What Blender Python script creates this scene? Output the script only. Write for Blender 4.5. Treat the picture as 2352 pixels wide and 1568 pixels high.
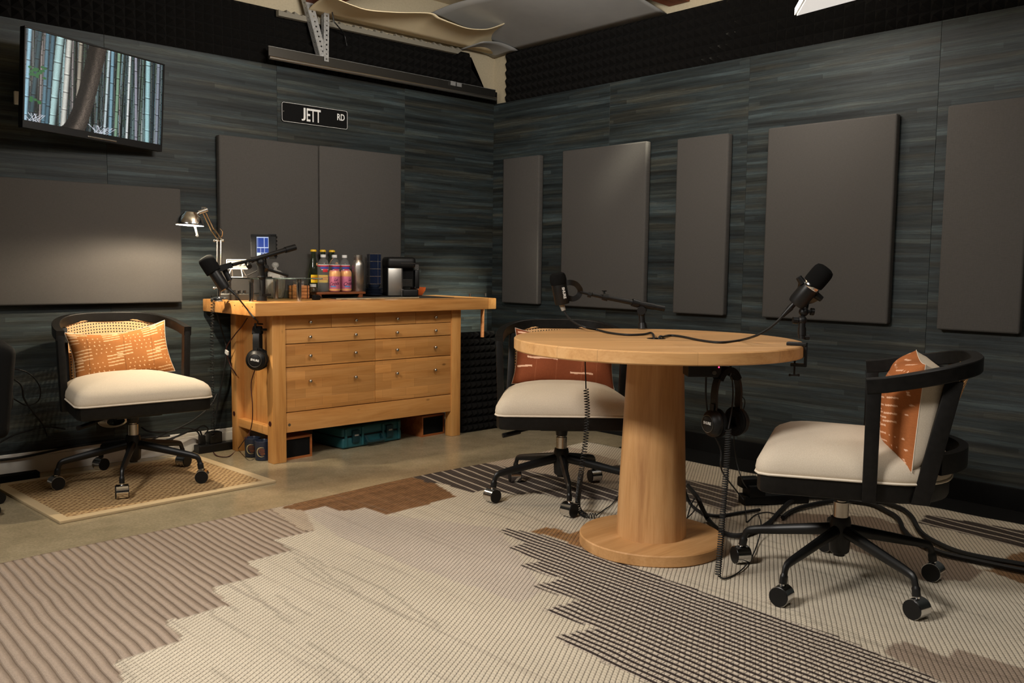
import bpy, bmesh, math, random
import numpy as np
from mathutils import Matrix, Vector, Euler
random.seed(7)
for o in list(bpy.data.objects):
    bpy.data.objects.remove(o, do_unlink=True)
SC = bpy.context.scene
COL = SC.collection
R_ = math.radians
PI = math.pi

# ------------------------------------------------------------------ camera
cam_d = bpy.data.cameras.new('camera')
cam_d.sensor_width = 36.0
cam_d.lens = 31.06
cam_d.clip_start = 0.02
cam = bpy.data.objects.new('camera', cam_d)
COL.objects.link(cam)
_y, _p, _r = R_(43.0354), R_(-4.8627), R_(0.7092)
fw = Vector((math.sin(_y) * math.cos(_p), math.cos(_y) * math.cos(_p), math.sin(_p)))
r0 = Vector((math.cos(_y), -math.sin(_y), 0))
u0 = r0.cross(fw)
rr = r0 * math.cos(_r) + u0 * math.sin(_r)
uu = -r0 * math.sin(_r) + u0 * math.cos(_r)
cm = Matrix.Identity(4)
for i in range(3):
    cm[i][0], cm[i][1], cm[i][2] = rr[i], uu[i], -fw[i]
cam.matrix_world = Matrix.Translation((0, 0, 1.02)) @ cm
SC.camera = cam

# ------------------------------------------------------------------ world, lights, exposure
wd = bpy.data.worlds.new('world')
SC.world = wd
wd.use_nodes = True
wd.node_tree.nodes['Background'].inputs[0].default_value = (1.0, 0.93, 0.84, 1)
wd.node_tree.nodes['Background'].inputs[1].default_value = 0.01
SC.view_settings.view_transform = 'Standard'
SC.view_settings.look = 'None'
SC.view_settings.exposure = 0.0
SC.view_settings.gamma = 1.0
SC.view_settings.use_curve_mapping = False

def area(name, loc, target, sx, sy, power, color, spread=180):
    d = bpy.data.lights.new(name, 'AREA')
    d.shape = 'RECTANGLE'; d.size = sx; d.size_y = sy
    d.energy = power; d.color = color; d.spread = R_(spread)
    o = bpy.data.objects.new(name, d); COL.objects.link(o)
    o.location = loc
    o.rotation_euler = (Vector(target) - Vector(loc)).to_track_quat('-Z', 'Y').to_euler()
    return o
def spot(name, loc, target, power, color, angle, blend, rad):
    d = bpy.data.lights.new(name, 'SPOT')
    d.energy = power; d.color = color; d.spot_size = R_(angle); d.spot_blend = blend; d.shadow_soft_size = rad
    o = bpy.data.objects.new(name, d); COL.objects.link(o)
    o.location = loc
    o.rotation_euler = (Vector(target) - Vector(loc)).to_track_quat('-Z', 'Y').to_euler()
    return o
WARM = (1.0, 0.945, 0.875)
area('ceiling_light_key', (-0.45, 2.15, 2.44), (2.1, 1.75, 0.0), 0.9, 0.35, 49.0, WARM, 122)
area('added_fill_light', (1.9, 0.1, 2.44), (2.4, 0.9, 0.0), 1.2, 0.3, 14.0, WARM)  # added fill without a fixture, evens out the brightness
area('ceiling_light_hanging', (3.62, 2.02, 2.185), (3.62, 2.02, 0.0), 0.24, 0.5, 9.0, (1.0, 0.93, 0.84))
area('added_upward_fill', (2.2, 2.4, 2.2), (2.6, 3.4, 2.6), 0.8, 0.2, 38.0, WARM)  # added unseen light aimed up to brighten the ceiling sheets
spot('added_corner_spot', (4.05, 2.6, 2.38), (3.74, 4.62, 0.56), 560.0, (1.0, 0.95, 0.76), 21, 1.0, 0.05)  # unseen spot added for the bright wall patch beside the workbench

# ------------------------------------------------------------------ materials
def S(r, g, b):
    f = lambda c: (c / 255) / 12.92 if c / 255 <= 0.04045 else ((c / 255 + 0.055) / 1.055) ** 2.4
    return (f(r), f(g), f(b), 1)
class NT:
    """tiny node builder"""
    def __init__(s, name):
        s.m = bpy.data.materials.new(name); s.m.use_nodes = True
        s.t = s.m.node_tree; s.p = s.t.nodes['Principled BSDF']
    def n(s, typ, **kw):
        nd = s.t.nodes.new(typ)
        for k, v in kw.items(): setattr(nd, k, v)
        return nd
    def l(s, a, b): s.t.links.new(a, b)
    def inp(s, nd, key, v):
        if hasattr(v, 'is_output'): s.l(v, nd.inputs[key])
        else: nd.inputs[key].default_value = v
    def math(s, op, a, b=0.0, c=None):
        nd = s.n('ShaderNodeMath', operation=op)
        s.inp(nd, 0, a); s.inp(nd, 1, b)
        if c is not None: s.inp(nd, 2, c)
        return nd.outputs[0]
    def mix(s, f, a, b, mode='MIX'):
        nd = s.n('ShaderNodeMix', data_type='RGBA', blend_type=mode)
        s.inp(nd, 0, f); s.inp(nd, 6, a); s.inp(nd, 7, b)
        return nd.outputs[2]
    def obj(s, scale=(1, 1, 1), loc=(0, 0, 0), rot=(0, 0, 0), rand=False):
        tc = s.n('ShaderNodeTexCoord'); mp = s.n('ShaderNodeMapping')
        src = tc.outputs['Object']
        if rand:
            oi = s.n('ShaderNodeObjectInfo'); cmb = s.n('ShaderNodeCombineXYZ')
            k = s.math('MULTIPLY', oi.outputs['Random'], 37.0)
            for i in range(3): s.l(k, cmb.inputs[i])
            ad = s.n('ShaderNodeVectorMath', operation='ADD')
            s.l(src, ad.inputs[0]); s.l(cmb.outputs[0], ad.inputs[1]); src = ad.outputs[0]
        s.l(src, mp.inputs[0])
        mp.inputs['Scale'].default_value = scale; mp.inputs['Location'].default_value = loc; mp.inputs['Rotation'].default_value = rot
        return mp.outputs[0]
    def noise(s, vec, scale, detail=4, rough=0.55, dist=0.0):
        nd = s.n('ShaderNodeTexNoise'); s.l(vec, nd.inputs['Vector'])
        nd.inputs['Scale'].default_value = scale; nd.inputs['Detail'].default_value = detail
        nd.inputs['Roughness'].default_value = rough; nd.inputs['Distortion'].default_value = dist
        return nd.outputs[0]
    def ramp(s, f, stops, interp='LINEAR'):
        nd = s.n('ShaderNodeValToRGB'); s.inp(nd, 0, f); cr = nd.color_ramp; cr.interpolation = interp
        while len(cr.elements) < len(stops): cr.elements.new(0.5)
        for e, (p, c) in zip(cr.elements, stops): e.position = p; e.color = c
        return nd.outputs[0]
    def bump(s, h, strength=0.3, dist=0.002):
        nd = s.n('ShaderNodeBump'); s.l(h, nd.inputs['Height'])
        nd.inputs['Strength'].default_value = strength; nd.inputs['Distance'].default_value = dist
        s.l(nd.outputs[0], s.p.inputs['Normal'])
    def base(s, c): s.inp(s.p, 'Base Color', c)
def g(v): return (v, v, v, 1)
def mat(name, color, rough=0.5, metal=0.0, spec=0.5, noise=0.0, nscale=30, bump=0.0, emit=None, es=0, trans=0, ior=1.45, alpha=None, coat=0):
    b = NT(name); p = b.p
    p.inputs['Roughness'].default_value = rough; p.inputs['Metallic'].default_value = metal
    p.inputs['Specular IOR Level'].default_value = spec; p.inputs['IOR'].default_value = ior
    p.inputs['Transmission Weight'].default_value = trans; p.inputs['Coat Weight'].default_value = coat
    if noise or bump:
        n = b.noise(b.obj(), nscale)
        if noise:
            k = [max(0, c * (1 - noise)) for c in color[:3]] + [1]; k2 = [min(1, c * (1 + noise)) for c in color[:3]] + [1]
            b.base(b.ramp(n, [(0.3, k), (0.7, k2)]))
        else: b.base(color)
        if bump: b.bump(n, bump, 0.002)
    else: b.base(color)
    if emit: p.inputs['Emission Color'].default_value = emit; p.inputs['Emission Strength'].default_value = es
    return b.m

def wood(name, dark, mid, light, axis=0, sc=1.0, rough=0.42, blocks=None, knots=True):
    """grain along local axis; blocks=(len, height, axis2) adds glued-up staves"""
    b = NT(name)
    st = [9.0 * sc] * 3; st[axis] = 0.7 * sc
    v = b.obj(tuple(st), rand=True)
    n1 = b.noise(v, 2.2, 6, 0.6, 0.6); 
    st2 = [60.0 * sc] * 3; st2[axis] = 2.0 * sc
    n2 = b.noise(b.obj(tuple(st2), rand=True), 3.0, 3, 0.6)
    f = b.math('ADD', b.math('MULTIPLY', n1, 0.75), b.math('MULTIPLY', n2, 0.25))
    col = b.ramp(f, [(0.30, dark), (0.47, mid), (0.68, light)])
    if blocks:
        L, H, a2 = blocks
        br = b.n('ShaderNodeTexBrick'); rot = (0, 0, 0)
        tc = b.n('ShaderNodeTexCoord'); sp = b.n('ShaderNodeSeparateXYZ'); cb = b.n('ShaderNodeCombineXYZ')
        b.l(tc.outputs['Object'], sp.inputs[0])
        b.l(sp.outputs[axis], cb.inputs[0]); b.l(sp.outputs[a2], cb.inputs[1])
        b.l(cb.outputs[0], br.inputs['Vector'])
        br.inputs['Scale'].default_value = 1.0; br.inputs['Brick Width'].default_value = L; br.inputs['Row Height'].default_value = H
        br.inputs['Mortar Size'].default_value = 0.0006; br.inputs['Color1'].default_value = g(0.80); br.inputs['Color2'].default_value = g(1.12)
        br.inputs['Mortar'].default_value = g(0.62); br.offset = 0.37
        col = b.mix(0.85, col, br.outputs[0], 'MULTIPLY')
    if knots:
        vo = b.n('ShaderNodeTexVoronoi'); st3 = [7.0] * 3; st3[axis] = 3.0
        b.l(b.obj(tuple(st3), rand=True), vo.inputs['Vector']); vo.inputs['Scale'].default_value = 1.0
        k = b.ramp(vo.outputs[0], [(0.02, g(0.8)), (0.06, g(0))])
        kd = tuple(c * 0.35 for c in dark[:3]) + (1,)
        col = b.mix(k, col, kd)
    b.base(col); b.p.inputs['Roughness'].default_value = rough
    b.bump(n2, 0.08, 0.001)
    return b.m

M = {}
M['black'] = mat('black_plastic', g(0.006), 0.45, spec=0.35)
M['black_matte'] = mat('black_matte', g(0.004), 0.85, spec=0.2)
M['black_metal'] = mat('black_metal', g(0.007), 0.4, spec=0.4)
M['black_wood'] = mat('black_wood', (0.005, 0.0045, 0.004, 1), 0.45, spec=0.3, noise=0.4, nscale=60)
M['rubber'] = mat('rubber', g(0.007), 0.6)
M['foam'] = mat('acoustic_foam', (0.007, 0.0065, 0.006, 1), 0.95, spec=0.1)
M['mic_foam'] = mat('mic_foam', g(0.008), 1.0, spec=0.05, bump=0.6, nscale=700)
M['chrome'] = mat('chrome', g(0.72), 0.16, 1.0)
M['steel'] = mat('brushed_steel', (0.55, 0.52, 0.47, 1), 0.33, 1.0)
M['nickel'] = mat('nickel', (0.50, 0.46, 0.40, 1), 0.26, 1.0)
M['galv'] = mat('galvanised', (0.42, 0.42, 0.41, 1), 0.5, 0.6, noise=0.2, nscale=80)
M['dark_metal'] = mat('dark_metal', (0.10, 0.095, 0.085, 1), 0.4, 0.9)
M['white'] = mat('white_paint', (0.75, 0.72, 0.66, 1), 0.5)
M['white_enamel'] = mat('white_enamel', (0.80, 0.80, 0.76, 1), 0.35)
M['print_white'] = mat('print_white', (0.75, 0.75, 0.73, 1), 0.6)
M['drywall'] = mat('drywall', S(178, 166, 140), 0.9, noise=0.06, nscale=90)
M['birch'] = wood('birch', S(168, 110, 54), S(194, 136, 74), S(212, 158, 96), 0)
M['birch_blocks'] = wood('birch_blocks', S(164, 106, 52), S(190, 132, 70), S(210, 154, 92), 0, blocks=(0.16, 0.047, 2))
M['birch_v'] = wood('birch_vertical', S(174, 114, 56), S(202, 144, 78), S(218, 164, 100), 2)
M['birch_y'] = wood('birch_depth', S(176, 116, 58), S(204, 146, 80), S(220, 166, 102), 1)
M['oak_top'] = wood('oak_top', S(176, 128, 78), S(200, 152, 98), S(214, 170, 118), 0, 0.8, 0.45, blocks=(3.0, 0.105, 1), knots=False)
M['oak_v'] = wood('oak_vertical', S(156, 110, 66), S(184, 138, 88), S(204, 160, 110), 2, 0.8, 0.45, knots=False)
M['oak_base'] = wood('oak_base', S(166, 120, 72), S(190, 142, 90), S(208, 160, 108), 0, 0.8, 0.45, knots=False)
M['tray'] = wood('tray_wood', S(90, 46, 22), S(118, 64, 32), S(140, 82, 46), 0, 2, 0.5, knots=False)
M['slat'] = wood('slat_wood', S(180, 110, 60), S(206, 136, 82), S(222, 158, 104), 0, 3, 0.55, knots=False)
M['speaker_wood'] = wood('speaker_wood', S(120, 62, 26), S(152, 84, 40), S(174, 106, 56), 0, 2, 0.5, knots=False)
M['beam'] = wood('beam_wood', S(86, 40, 20), S(116, 58, 30), S(140, 78, 44), 0, 1, 0.7)
M['teal'] = mat('teal_case', S(34, 88, 94), 0.5, bump=0.15, nscale=400)
M['teal_dark'] = mat('teal_latch', S(10, 48, 54), 0.5)
M['navy'] = mat('navy_ceramic', S(44, 52, 70), 0.3)
M['gold'] = mat('mug_print', S(190, 176, 132), 0.6)
M['mat_border'] = mat('mat_border', S(196, 174, 138), 0.95, spec=0.1, bump=0.5, nscale=500)
M['glass'] = mat('clear_glass', (0.95, 0.97, 0.95, 1), 0.03, trans=1.0, ior=1.45)
M['riser_glass'] = mat('riser_glass', (0.75, 0.97, 0.88, 1), 0.02, trans=1.0, ior=1.5)
M['green_glass'] = mat('green_glass', (0.45, 0.62, 0.40, 1), 0.05, trans=1.0, ior=1.45)
M['pet'] = mat('clear_bottle', (0.97, 0.98, 0.98, 1), 0.06, trans=0.93, ior=1.2)
M['crystal'] = mat('cut_crystal', (0.98, 0.97, 0.94, 1), 0.06, trans=0.86, ior=1.5)
M['yellow'] = mat('yellow_cap', S(226, 180, 40), 0.4)
M['label_yellow'] = mat('label_yellow', S(236, 196, 20), 0.5)
M['label_red'] = mat('label_red', S(190, 30, 40), 0.5)
M['label_blue'] = mat('label_blue', S(60, 70, 150), 0.5)
M['cap_white'] = mat('cap_white', (0.7, 0.7, 0.68, 1), 0.45)
M['can_pink'] = mat('can_pink', S(198, 112, 140), 0.35, 0.2)
M['can_peach'] = mat('can_peach', S(228, 168, 110), 0.35, 0.2)
M['purple'] = mat('purple_print', S(88, 24, 80), 0.5)
M['blue_print'] = mat('blue_print', S(70, 120, 180), 0.5)
M['orange_cer'] = mat('orange_ceramic', S(200, 92, 40), 0.5)
M['grey_box'] = mat('grey_box', S(150, 145, 135), 0.6)
M['edging'] = mat('foam_edging', S(126, 121, 108), 0.9)
M['seat'] = None
M['led_red'] = mat('led_red', S(255, 20, 50), 0.5, emit=(1, 0.03, 0.1, 1), es=6)
M['bulb'] = mat('lamp_bulb', (1, 1, 1, 1), 0.5, emit=(1, 0.86, 0.66, 1), es=14)
M['panel_led'] = mat('led_diffuser', (0.9, 0.9, 0.88, 1), 0.6, emit=(1, 0.96, 0.9, 1), es=0.62)
M['cord_brown'] = mat('cord_brown', S(60, 20, 14), 0.6)
M['silver_coil'] = mat('silver_coil', (0.7, 0.68, 0.64, 1), 0.3, 0.8)
M['runner'] = mat('dark_runner', S(52, 50, 44), 0.95, noise=0.5, nscale=120)

# linen seat fabric
b = NT('linen'); v = b.obj((1, 1, 1)); n = b.noise(v, 420, 3, 0.7); n2 = b.noise(v, 6, 2)
b.base(b.mix(b.math('MULTIPLY', n2, 0.35), b.ramp(n, [(0.3, S(192, 178, 158)), (0.7, S(214, 202, 184))]), S(190, 176, 156)))
b.p.inputs['Roughness'].default_value = 0.95; b.p.inputs['Specular IOR Level'].default_value = 0.1; b.bump(n, 0.25, 0.0008); M['seat'] = b.m
M['piping'] = mat('piping', S(226, 214, 196), 0.9, spec=0.1)
# grey acoustic panel fabric
b = NT('panel_fabric'); na = b.noise(b.obj((40, 1, 500), rand=True), 1.6, 3, 0.7); nb = b.noise(b.obj((500, 1, 40), rand=True), 1.6, 3, 0.7)
nm = b.math('ADD', b.math('MULTIPLY', na, 0.5), b.math('MULTIPLY', nb, 0.5))
b.base(b.ramp(nm, [(0.3, S(71, 69, 66)), (0.7, S(84, 81, 78))])); b.p.inputs['Roughness'].default_value = 1.0
b.p.inputs['Specular IOR Level'].default_value = 0.1; b.bump(nm, 0.2, 0.001); M['panel'] = b.m
# weathered strip wallpaper: x = along wall, z = up (local of every wallpaper sheet)
def wallpaper(name, tint):
    b = NT(name)
    tc = b.n('ShaderNodeTexCoord'); oi = b.n('ShaderNodeObjectInfo'); sp = b.n('ShaderNodeSeparateXYZ')
    b.l(tc.outputs['Object'], sp.inputs[0])
    x = b.math('ADD', sp.outputs[0], b.math('MULTIPLY', oi.outputs['Random'], 31.0))
    z0 = b.math('ADD', sp.outputs[2], b.math('MULTIPLY', oi.outputs['Random'], 3.7))
    def vec(a, c, d=0.0):
        cb = b.n('ShaderNodeCombineXYZ'); b.inp(cb, 0, a); b.inp(cb, 1, c); b.inp(cb, 2, d); return cb.outputs[0]
    wob = b.noise(vec(b.math('MULTIPLY', x, 1.3), b.math('MULTIPLY', z0, 3.0)), 1.0, 2)
    z = b.math('ADD', z0, b.math('MULTIPLY', b.math('SUBTRACT', wob, 0.5), 0.022))
    # strips of uneven height: three octaves of stretched noise
    n1 = b.noise(vec(b.math('MULTIPLY', x, 0.9), b.math('MULTIPLY', z, 20.0)), 1.0, 2, 0.5)
    n2 = b.noise(vec(b.math('MULTIPLY', x, 2.6), b.math('MULTIPLY', z, 74.0), 5.0), 1.0, 5, 0.7)
    n3 = b.noise(vec(b.math('MULTIPLY', x, 16.0), b.math('MULTIPLY', z, 420.0), 9.0), 1.0, 4, 0.8)
    hue = b.noise(vec(b.math('MULTIPLY', x, 1.1), b.math('MULTIPLY', z, 16.0), 21.0), 1.0, 2, 0.5)
    # straw cells: thin strips with random tone
    row = b.math('FLOOR', b.math('MULTIPLY', z, 46.0))
    wn = b.n('ShaderNodeTexWhiteNoise', noise_dimensions='2D')
    seg = b.math('FLOOR', b.math('ADD', b.math('MULTIPLY', x, 1.5), b.math('MULTIPLY', row, 0.37)))
    b.l(vec(row, seg), wn.inputs['Vector'])
    f = b.math('ADD', b.math('MULTIPLY', n1, 0.36), b.math('MULTIPLY', n2, 0.30))
    f = b.math('ADD', f, b.math('MULTIPLY', n3, 0.24)); f = b.math('ADD', f, b.math('MULTIPLY', wn.outputs[0], 0.10))
    v = b.ramp(f, [(0.36, g(0.14)), (0.46, g(0.55)), (0.54, g(1.0)), (0.64, g(2.2))])
    hc = b.ramp(hue, [(0.36, tint[0]), (0.5, tint[1]), (0.64, tint[2])])
    nd = b.mix(1.0, hc, v, 'MULTIPLY')
    gap = b.math('LESS_THAN', b.math('FRACT', b.math('MULTIPLY', z, 46.0)), 0.07)
    col = b.mix(b.math('MULTIPLY', gap, 0.55), nd, g(0.004))
    b.base(col); b.p.inputs['Roughness'].default_value = 0.55; b.p.inputs['Specular IOR Level'].default_value = 0.3
    b.bump(f, 0.5, 0.003)
    return b.m
M['wallpaper'] = wallpaper('strip_wallpaper', [S(49, 54, 51), S(45, 54, 56), S(52, 53, 47)])
# polished concrete
b = NT('concrete'); v = b.obj(); n1 = b.noise(v, 3.0, 6, 0.6); n2 = b.noise(v, 90, 4, 0.7); n3 = b.noise(v, 14, 3)
f = b.math('ADD', b.math('MULTIPLY', n1, 0.38), b.math('MULTIPLY', n2, 0.42)); f = b.math('ADD', f, b.math('MULTIPLY', n3, 0.2))
b.base(b.ramp(f, [(0.33, S(124, 112, 88)), (0.5, S(152, 139, 112)), (0.64, S(174, 160, 132))]))
b.p.inputs['Roughness'].default_value = 0.2; b.bump(n2, 0.03, 0.001); M['concrete'] = b.m
# jute
b = NT('jute'); v = b.obj()
sp = b.n('ShaderNodeSeparateXYZ'); b.l(v, sp.inputs[0]); jn = b.noise(b.obj((20, 20, 1)), 1.0, 2)
ry_ = b.math('ADD', b.math('DIVIDE', sp.outputs[1], 0.017), b.math('MULTIPLY', jn, 0.9)); rx_ = b.math('ADD', b.math('DIVIDE', sp.outputs[0], 0.030), b.math('ADD', b.math('MULTIPLY', b.math('FLOOR', ry_), 0.46), b.math('MULTIPLY', jn, 1.1)))
kx_ = b.math('ABSOLUTE', b.math('SINE', b.math('MULTIPLY', rx_, PI))); ky_ = b.math('ABSOLUTE', b.math('SINE', b.math('MULTIPLY', ry_, PI)))
nn = b.noise(b.obj((60, 200, 1)), 1.5, 3)
f = b.math('ADD', b.math('MULTIPLY', b.math('MULTIPLY', kx_, ky_), 0.55), b.math('MULTIPLY', nn, 0.5))
b.base(b.ramp(f, [(0.2, S(96, 68, 40)), (0.45, S(166, 132, 88)), (0.72, S(208, 178, 130))])); b.p.inputs['Roughness'].default_value = 0.95
b.bump(f, 0.9, 0.006); M['jute'] = b.m
# cloth ceiling sheets
b = NT('ceiling_sheet'); n = b.noise(b.obj(), 5, 3); b.base(b.ramp(n, [(0.3, S(196, 180, 150)), (0.7, S(214, 200, 172))])); b.p.inputs['Roughness'].default_value = 0.9; M['sheet'] = b.m
M['sheet_cream'] = mat('cream_sheet', S(224, 208, 172), 0.9, noise=0.05, nscale=6)
M['sheet_grey'] = mat('grey_sheet', S(150, 150, 148), 0.9, noise=0.06, nscale=5)
# painted colour attribute (pillows, screens)
def vcol(name, emission=0.0, rough=0.9):
    b = NT(name); a = b.n('ShaderNodeAttribute', attribute_name='paint')
    if emission:
        b.base(g(0.01)); b.l(a.outputs[0], b.p.inputs['Emission Color']); b.p.inputs['Emission Strength'].default_value = emission
    else:
        b.base(a.outputs[0]); b.bump(b.noise(b.obj(), 300, 3, 0.7), 0.3, 0.001); b.p.inputs['Specular IOR Level'].default_value = 0.1
    b.p.inputs['Roughness'].default_value = rough; return b.m
M['pillow'] = vcol('pillow_print'); M['screen'] = vcol('screen_picture', 1.05, 0.25); M['small_screen'] = vcol('small_screen', 1.0, 0.25)
# cane
M['cane'] = mat('cane', S(206, 160, 108), 0.55, noise=0.12, nscale=200)

# ------------------------------------------------------------------ mesh helpers
class MB:
    def __init__(s): s.bm = bmesh.new()
    def _xf(s, vs, m):
        bmesh.ops.transform(s.bm, matrix=m, verts=vs)
    def box(s, c, d, rot=None, bev=0.0, seg=2):
        r = bmesh.ops.create_cube(s.bm, size=1.0); vs = r['verts']
        m = Matrix.Translation(c) @ (rot.to_4x4() if rot is not None else Matrix.Identity(4)) @ Matrix.Diagonal((d[0], d[1], d[2], 1))
        s._xf(vs, m)
        if bev:
            es = list({e for v in vs for e in v.link_edges})
            bmesh.ops.bevel(s.bm, geom=es, offset=bev, segments=seg, profile=0.6, affect='EDGES', clamp_overlap=True)
        return s
    def b2(s, lo, hi, bev=0.0, seg=2):
        return s.box([(a + c) / 2 for a, c in zip(lo, hi)], [abs(c - a) for a, c in zip(lo, hi)], None, bev, seg)
    def cyl(s, a, b, r, r2=None, n=16):
        a = Vector(a); b = Vector(b); d = b - a
        q = d.to_track_quat('Z', 'Y').to_matrix().to_4x4()
        res = bmesh.ops.create_cone(s.bm, cap_ends=True, segments=n, radius1=r, radius2=r if r2 is None else r2, depth=d.length)
        s._xf(res['verts'], Matrix.Translation((a + b) / 2) @ q); return s
    def ball(s, c, r, u=14, v=8, sc=(1, 1, 1), rot=None):
        res = bmesh.ops.create_uvsphere(s.bm, u_segments=u, v_segments=v, radius=r)
        s._xf(res['verts'], Matrix.Translation(c) @ (rot.to_4x4() if rot is not None else Matrix.Identity(4)) @ Matrix.Diagonal((*sc, 1))); return s
    def lathe(s, prof, n=28, m=None, mod=None, closed=False, cap=True):
        """prof: (r, z) pairs; r=0 ends close on the axis"""
        bm = s.bm; rings = []
        for r, z in prof:
            if r < 1e-6: rings.append([bm.verts.new((0, 0, z))])
            else:
                rings.append([bm.verts.new(((r * (mod(2 * PI * k / n, z) if mod else 1)) * math.cos(2 * PI * k / n), (r * (mod(2 * PI * k / n, z) if mod else 1)) * math.sin(2 * PI * k / n), z)) for k in range(n)])
        pairs = list(zip(rings[:-1], rings[1:]))
        if closed: pairs.append((rings[-1], rings[0]))
        for A, B in pairs:
            for k in range(n):
                k2 = (k + 1) % n
                if len(A) == 1 and len(B) == 1: continue
                if len(A) == 1: bm.faces.new((A[0], B[k2], B[k]))
                elif len(B) == 1: bm.faces.new((A[k], A[k2], B[0]))
                else: bm.faces.new((A[k], A[k2], B[k2], B[k]))
        if not closed and cap:
            for ring, fl in ((rings[0], True), (rings[-1], False)):
                if len(ring) > 2: bm.faces.new(ring[::-1] if fl else ring)
        vs = [v for r in rings for v in r]
        if m is not None: s._xf(vs, m)
        return s
    def sweep(s, pts, section, ups=None, closed=False, caps=True, scale=None):
        """section: list of (a, b) in the (side, up) frame; ups: fixed up vector or None for transported frame"""
        bm = s.bm; P = [Vector(p) for p in pts]; n = len(P); T = []
        for i in range(n):
            a = P[i - 1] if (i > 0 or closed) else P[i]; c = P[(i + 1) % n] if (i < n - 1 or closed) else P[i]
            t = (c - a); T.append(t.normalized() if t.length > 1e-9 else Vector((0, 0, 1)))
        if ups is None:
            u = Vector((0, 0, 1)) if abs(T[0].z) < 0.9 else Vector((1, 0, 0))
            U = []
            for t in T:
                u = (u - t * u.dot(t)); u = u.normalized() if u.length > 1e-6 else t.orthogonal().normalized(); U.append(u.copy())
        else:
            U = [(Vector(ups) - t * Vector(ups).dot(t)).normalized() for t in T]
        rings = []
        for i in range(n):
            sd = T[i].cross(U[i]); k = scale[i] if scale else 1.0
            rings.append([bm.verts.new(P[i] + sd * (a * k) + U[i] * (c * k)) for a, c in section])
        m = len(section)
        rng = range(n if closed else n - 1)
        for i in rng:
            A, B = rings[i], rings[(i + 1) % n]
            for k in range(m): bm.faces.new((A[k], A[(k + 1) % m], B[(k + 1) % m], B[k]))
        if caps and not closed: bm.faces.new(rings[0][::-1]); bm.faces.new(rings[-1])
        return s
    def tube(s, pts, r, n=8, closed=False, scale=None):
        return s.sweep(pts, [(r * math.cos(2 * PI * k / n), r * math.sin(2 * PI * k / n)) for k in range(n)], None, closed, True, scale)
    def prism(s, poly, ext):
        """poly: 3-D points of one face, ext: extrusion vector"""
        bm = s.bm; e = Vector(ext); A = [bm.verts.new(p) for p in poly]; B = [bm.verts.new(Vector(p) + e) for p in poly]
        bm.faces.new(A[::-1]); bm.faces.new(B); n = len(A)
        for k in range(n): bm.faces.new((A[k], A[(k + 1) % n], B[(k + 1) % n], B[k]))
        return s
    def xf(s, m): bmesh.ops.transform(s.bm, matrix=m, verts=list(s.bm.verts)); return s
    def mesh(s, name, m, smooth=True, ang=38):
        bmesh.ops.recalc_face_normals(s.bm, faces=list(s.bm.faces))
        me = bpy.data.meshes.new(name); s.bm.to_mesh(me); s.bm.free()
        me.materials.append(m)
        if smooth:
            me.shade_smooth(); me.set_sharp_from_angle(angle=R_(ang))
        return me
    def obj(s, name, m, parent=None, smooth=True, ang=38):
        return link(name, s.mesh(name, m, smooth, ang), parent)
def link(name, me, parent=None):
    o = bpy.data.objects.new(name, me); COL.objects.link(o)
    if parent is not None: o.parent = parent
    return o
def tag(o, label, cat, group=None, kind=None):
    o['label'] = label; o['category'] = cat
    if group: o['group'] = group
    if kind: o['kind'] = kind
    return o
def thing(name, label, cat, loc=(0, 0, 0), rz=0.0, group=None):
    o = bpy.data.objects.new(name, None); COL.objects.link(o)
    o.location = loc; o.rotation_euler = (0, 0, rz); o.empty_display_size = 0.1
    return tag(o, label, cat, group)
def copy_tree(o, parent=None):
    c = o.copy(); COL.objects.link(c)
    if parent is not None: c.parent = parent
    for ch in list(o.children): copy_tree(ch, c)
    return c
def spline(pts, k=8):
    """Catmull-Rom through pts"""
    P = [Vector(p) for p in pts]; P = [P[0] * 2 - P[1]] + P + [P[-1] * 2 - P[-2]]; out = []
    for i in range(1, len(P) - 2):
        a, b_, c, d = P[i - 1], P[i], P[i + 1], P[i + 2]
        for j in range(k):
            t = j / k
            out.append(0.5 * ((2 * b_) + (c - a) * t + (2 * a - 5 * b_ + 4 * c - d) * t * t + (3 * b_ - a - 3 * c + d) * t ** 3))
    out.append(P[-2]); return out
def coil(pts, R, pitch, wire, per=10, n=5):
    """helix wound round a path, returned as centre-line points"""
    P = spline(pts, 24); L = [0.0]
    for a, c in zip(P[:-1], P[1:]): L.append(L[-1] + (c - a).length)
    tot = L[-1]; N = int(tot / pitch * per); out = []; j = 0
    u = Vector((1, 0, 0)); ld = None
    for i in range(N + 1):
        s_ = tot * i / N
        while j < len(L) - 2 and L[j + 1] < s_: j += 1
        t = (P[j + 1] - P[j]).normalized(); f = (s_ - L[j]) / max(1e-9, L[j + 1] - L[j])
        c = P[j].lerp(P[j + 1], f)
        u = u - t * u.dot(t); u = u.normalized() if u.length > 1e-5 else t.orthogonal().normalized(); w = t.cross(u)
        a = 2 * PI * s_ / pitch; out.append(c + (u * math.cos(a) + w * math.sin(a)) * R)
    return out
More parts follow.
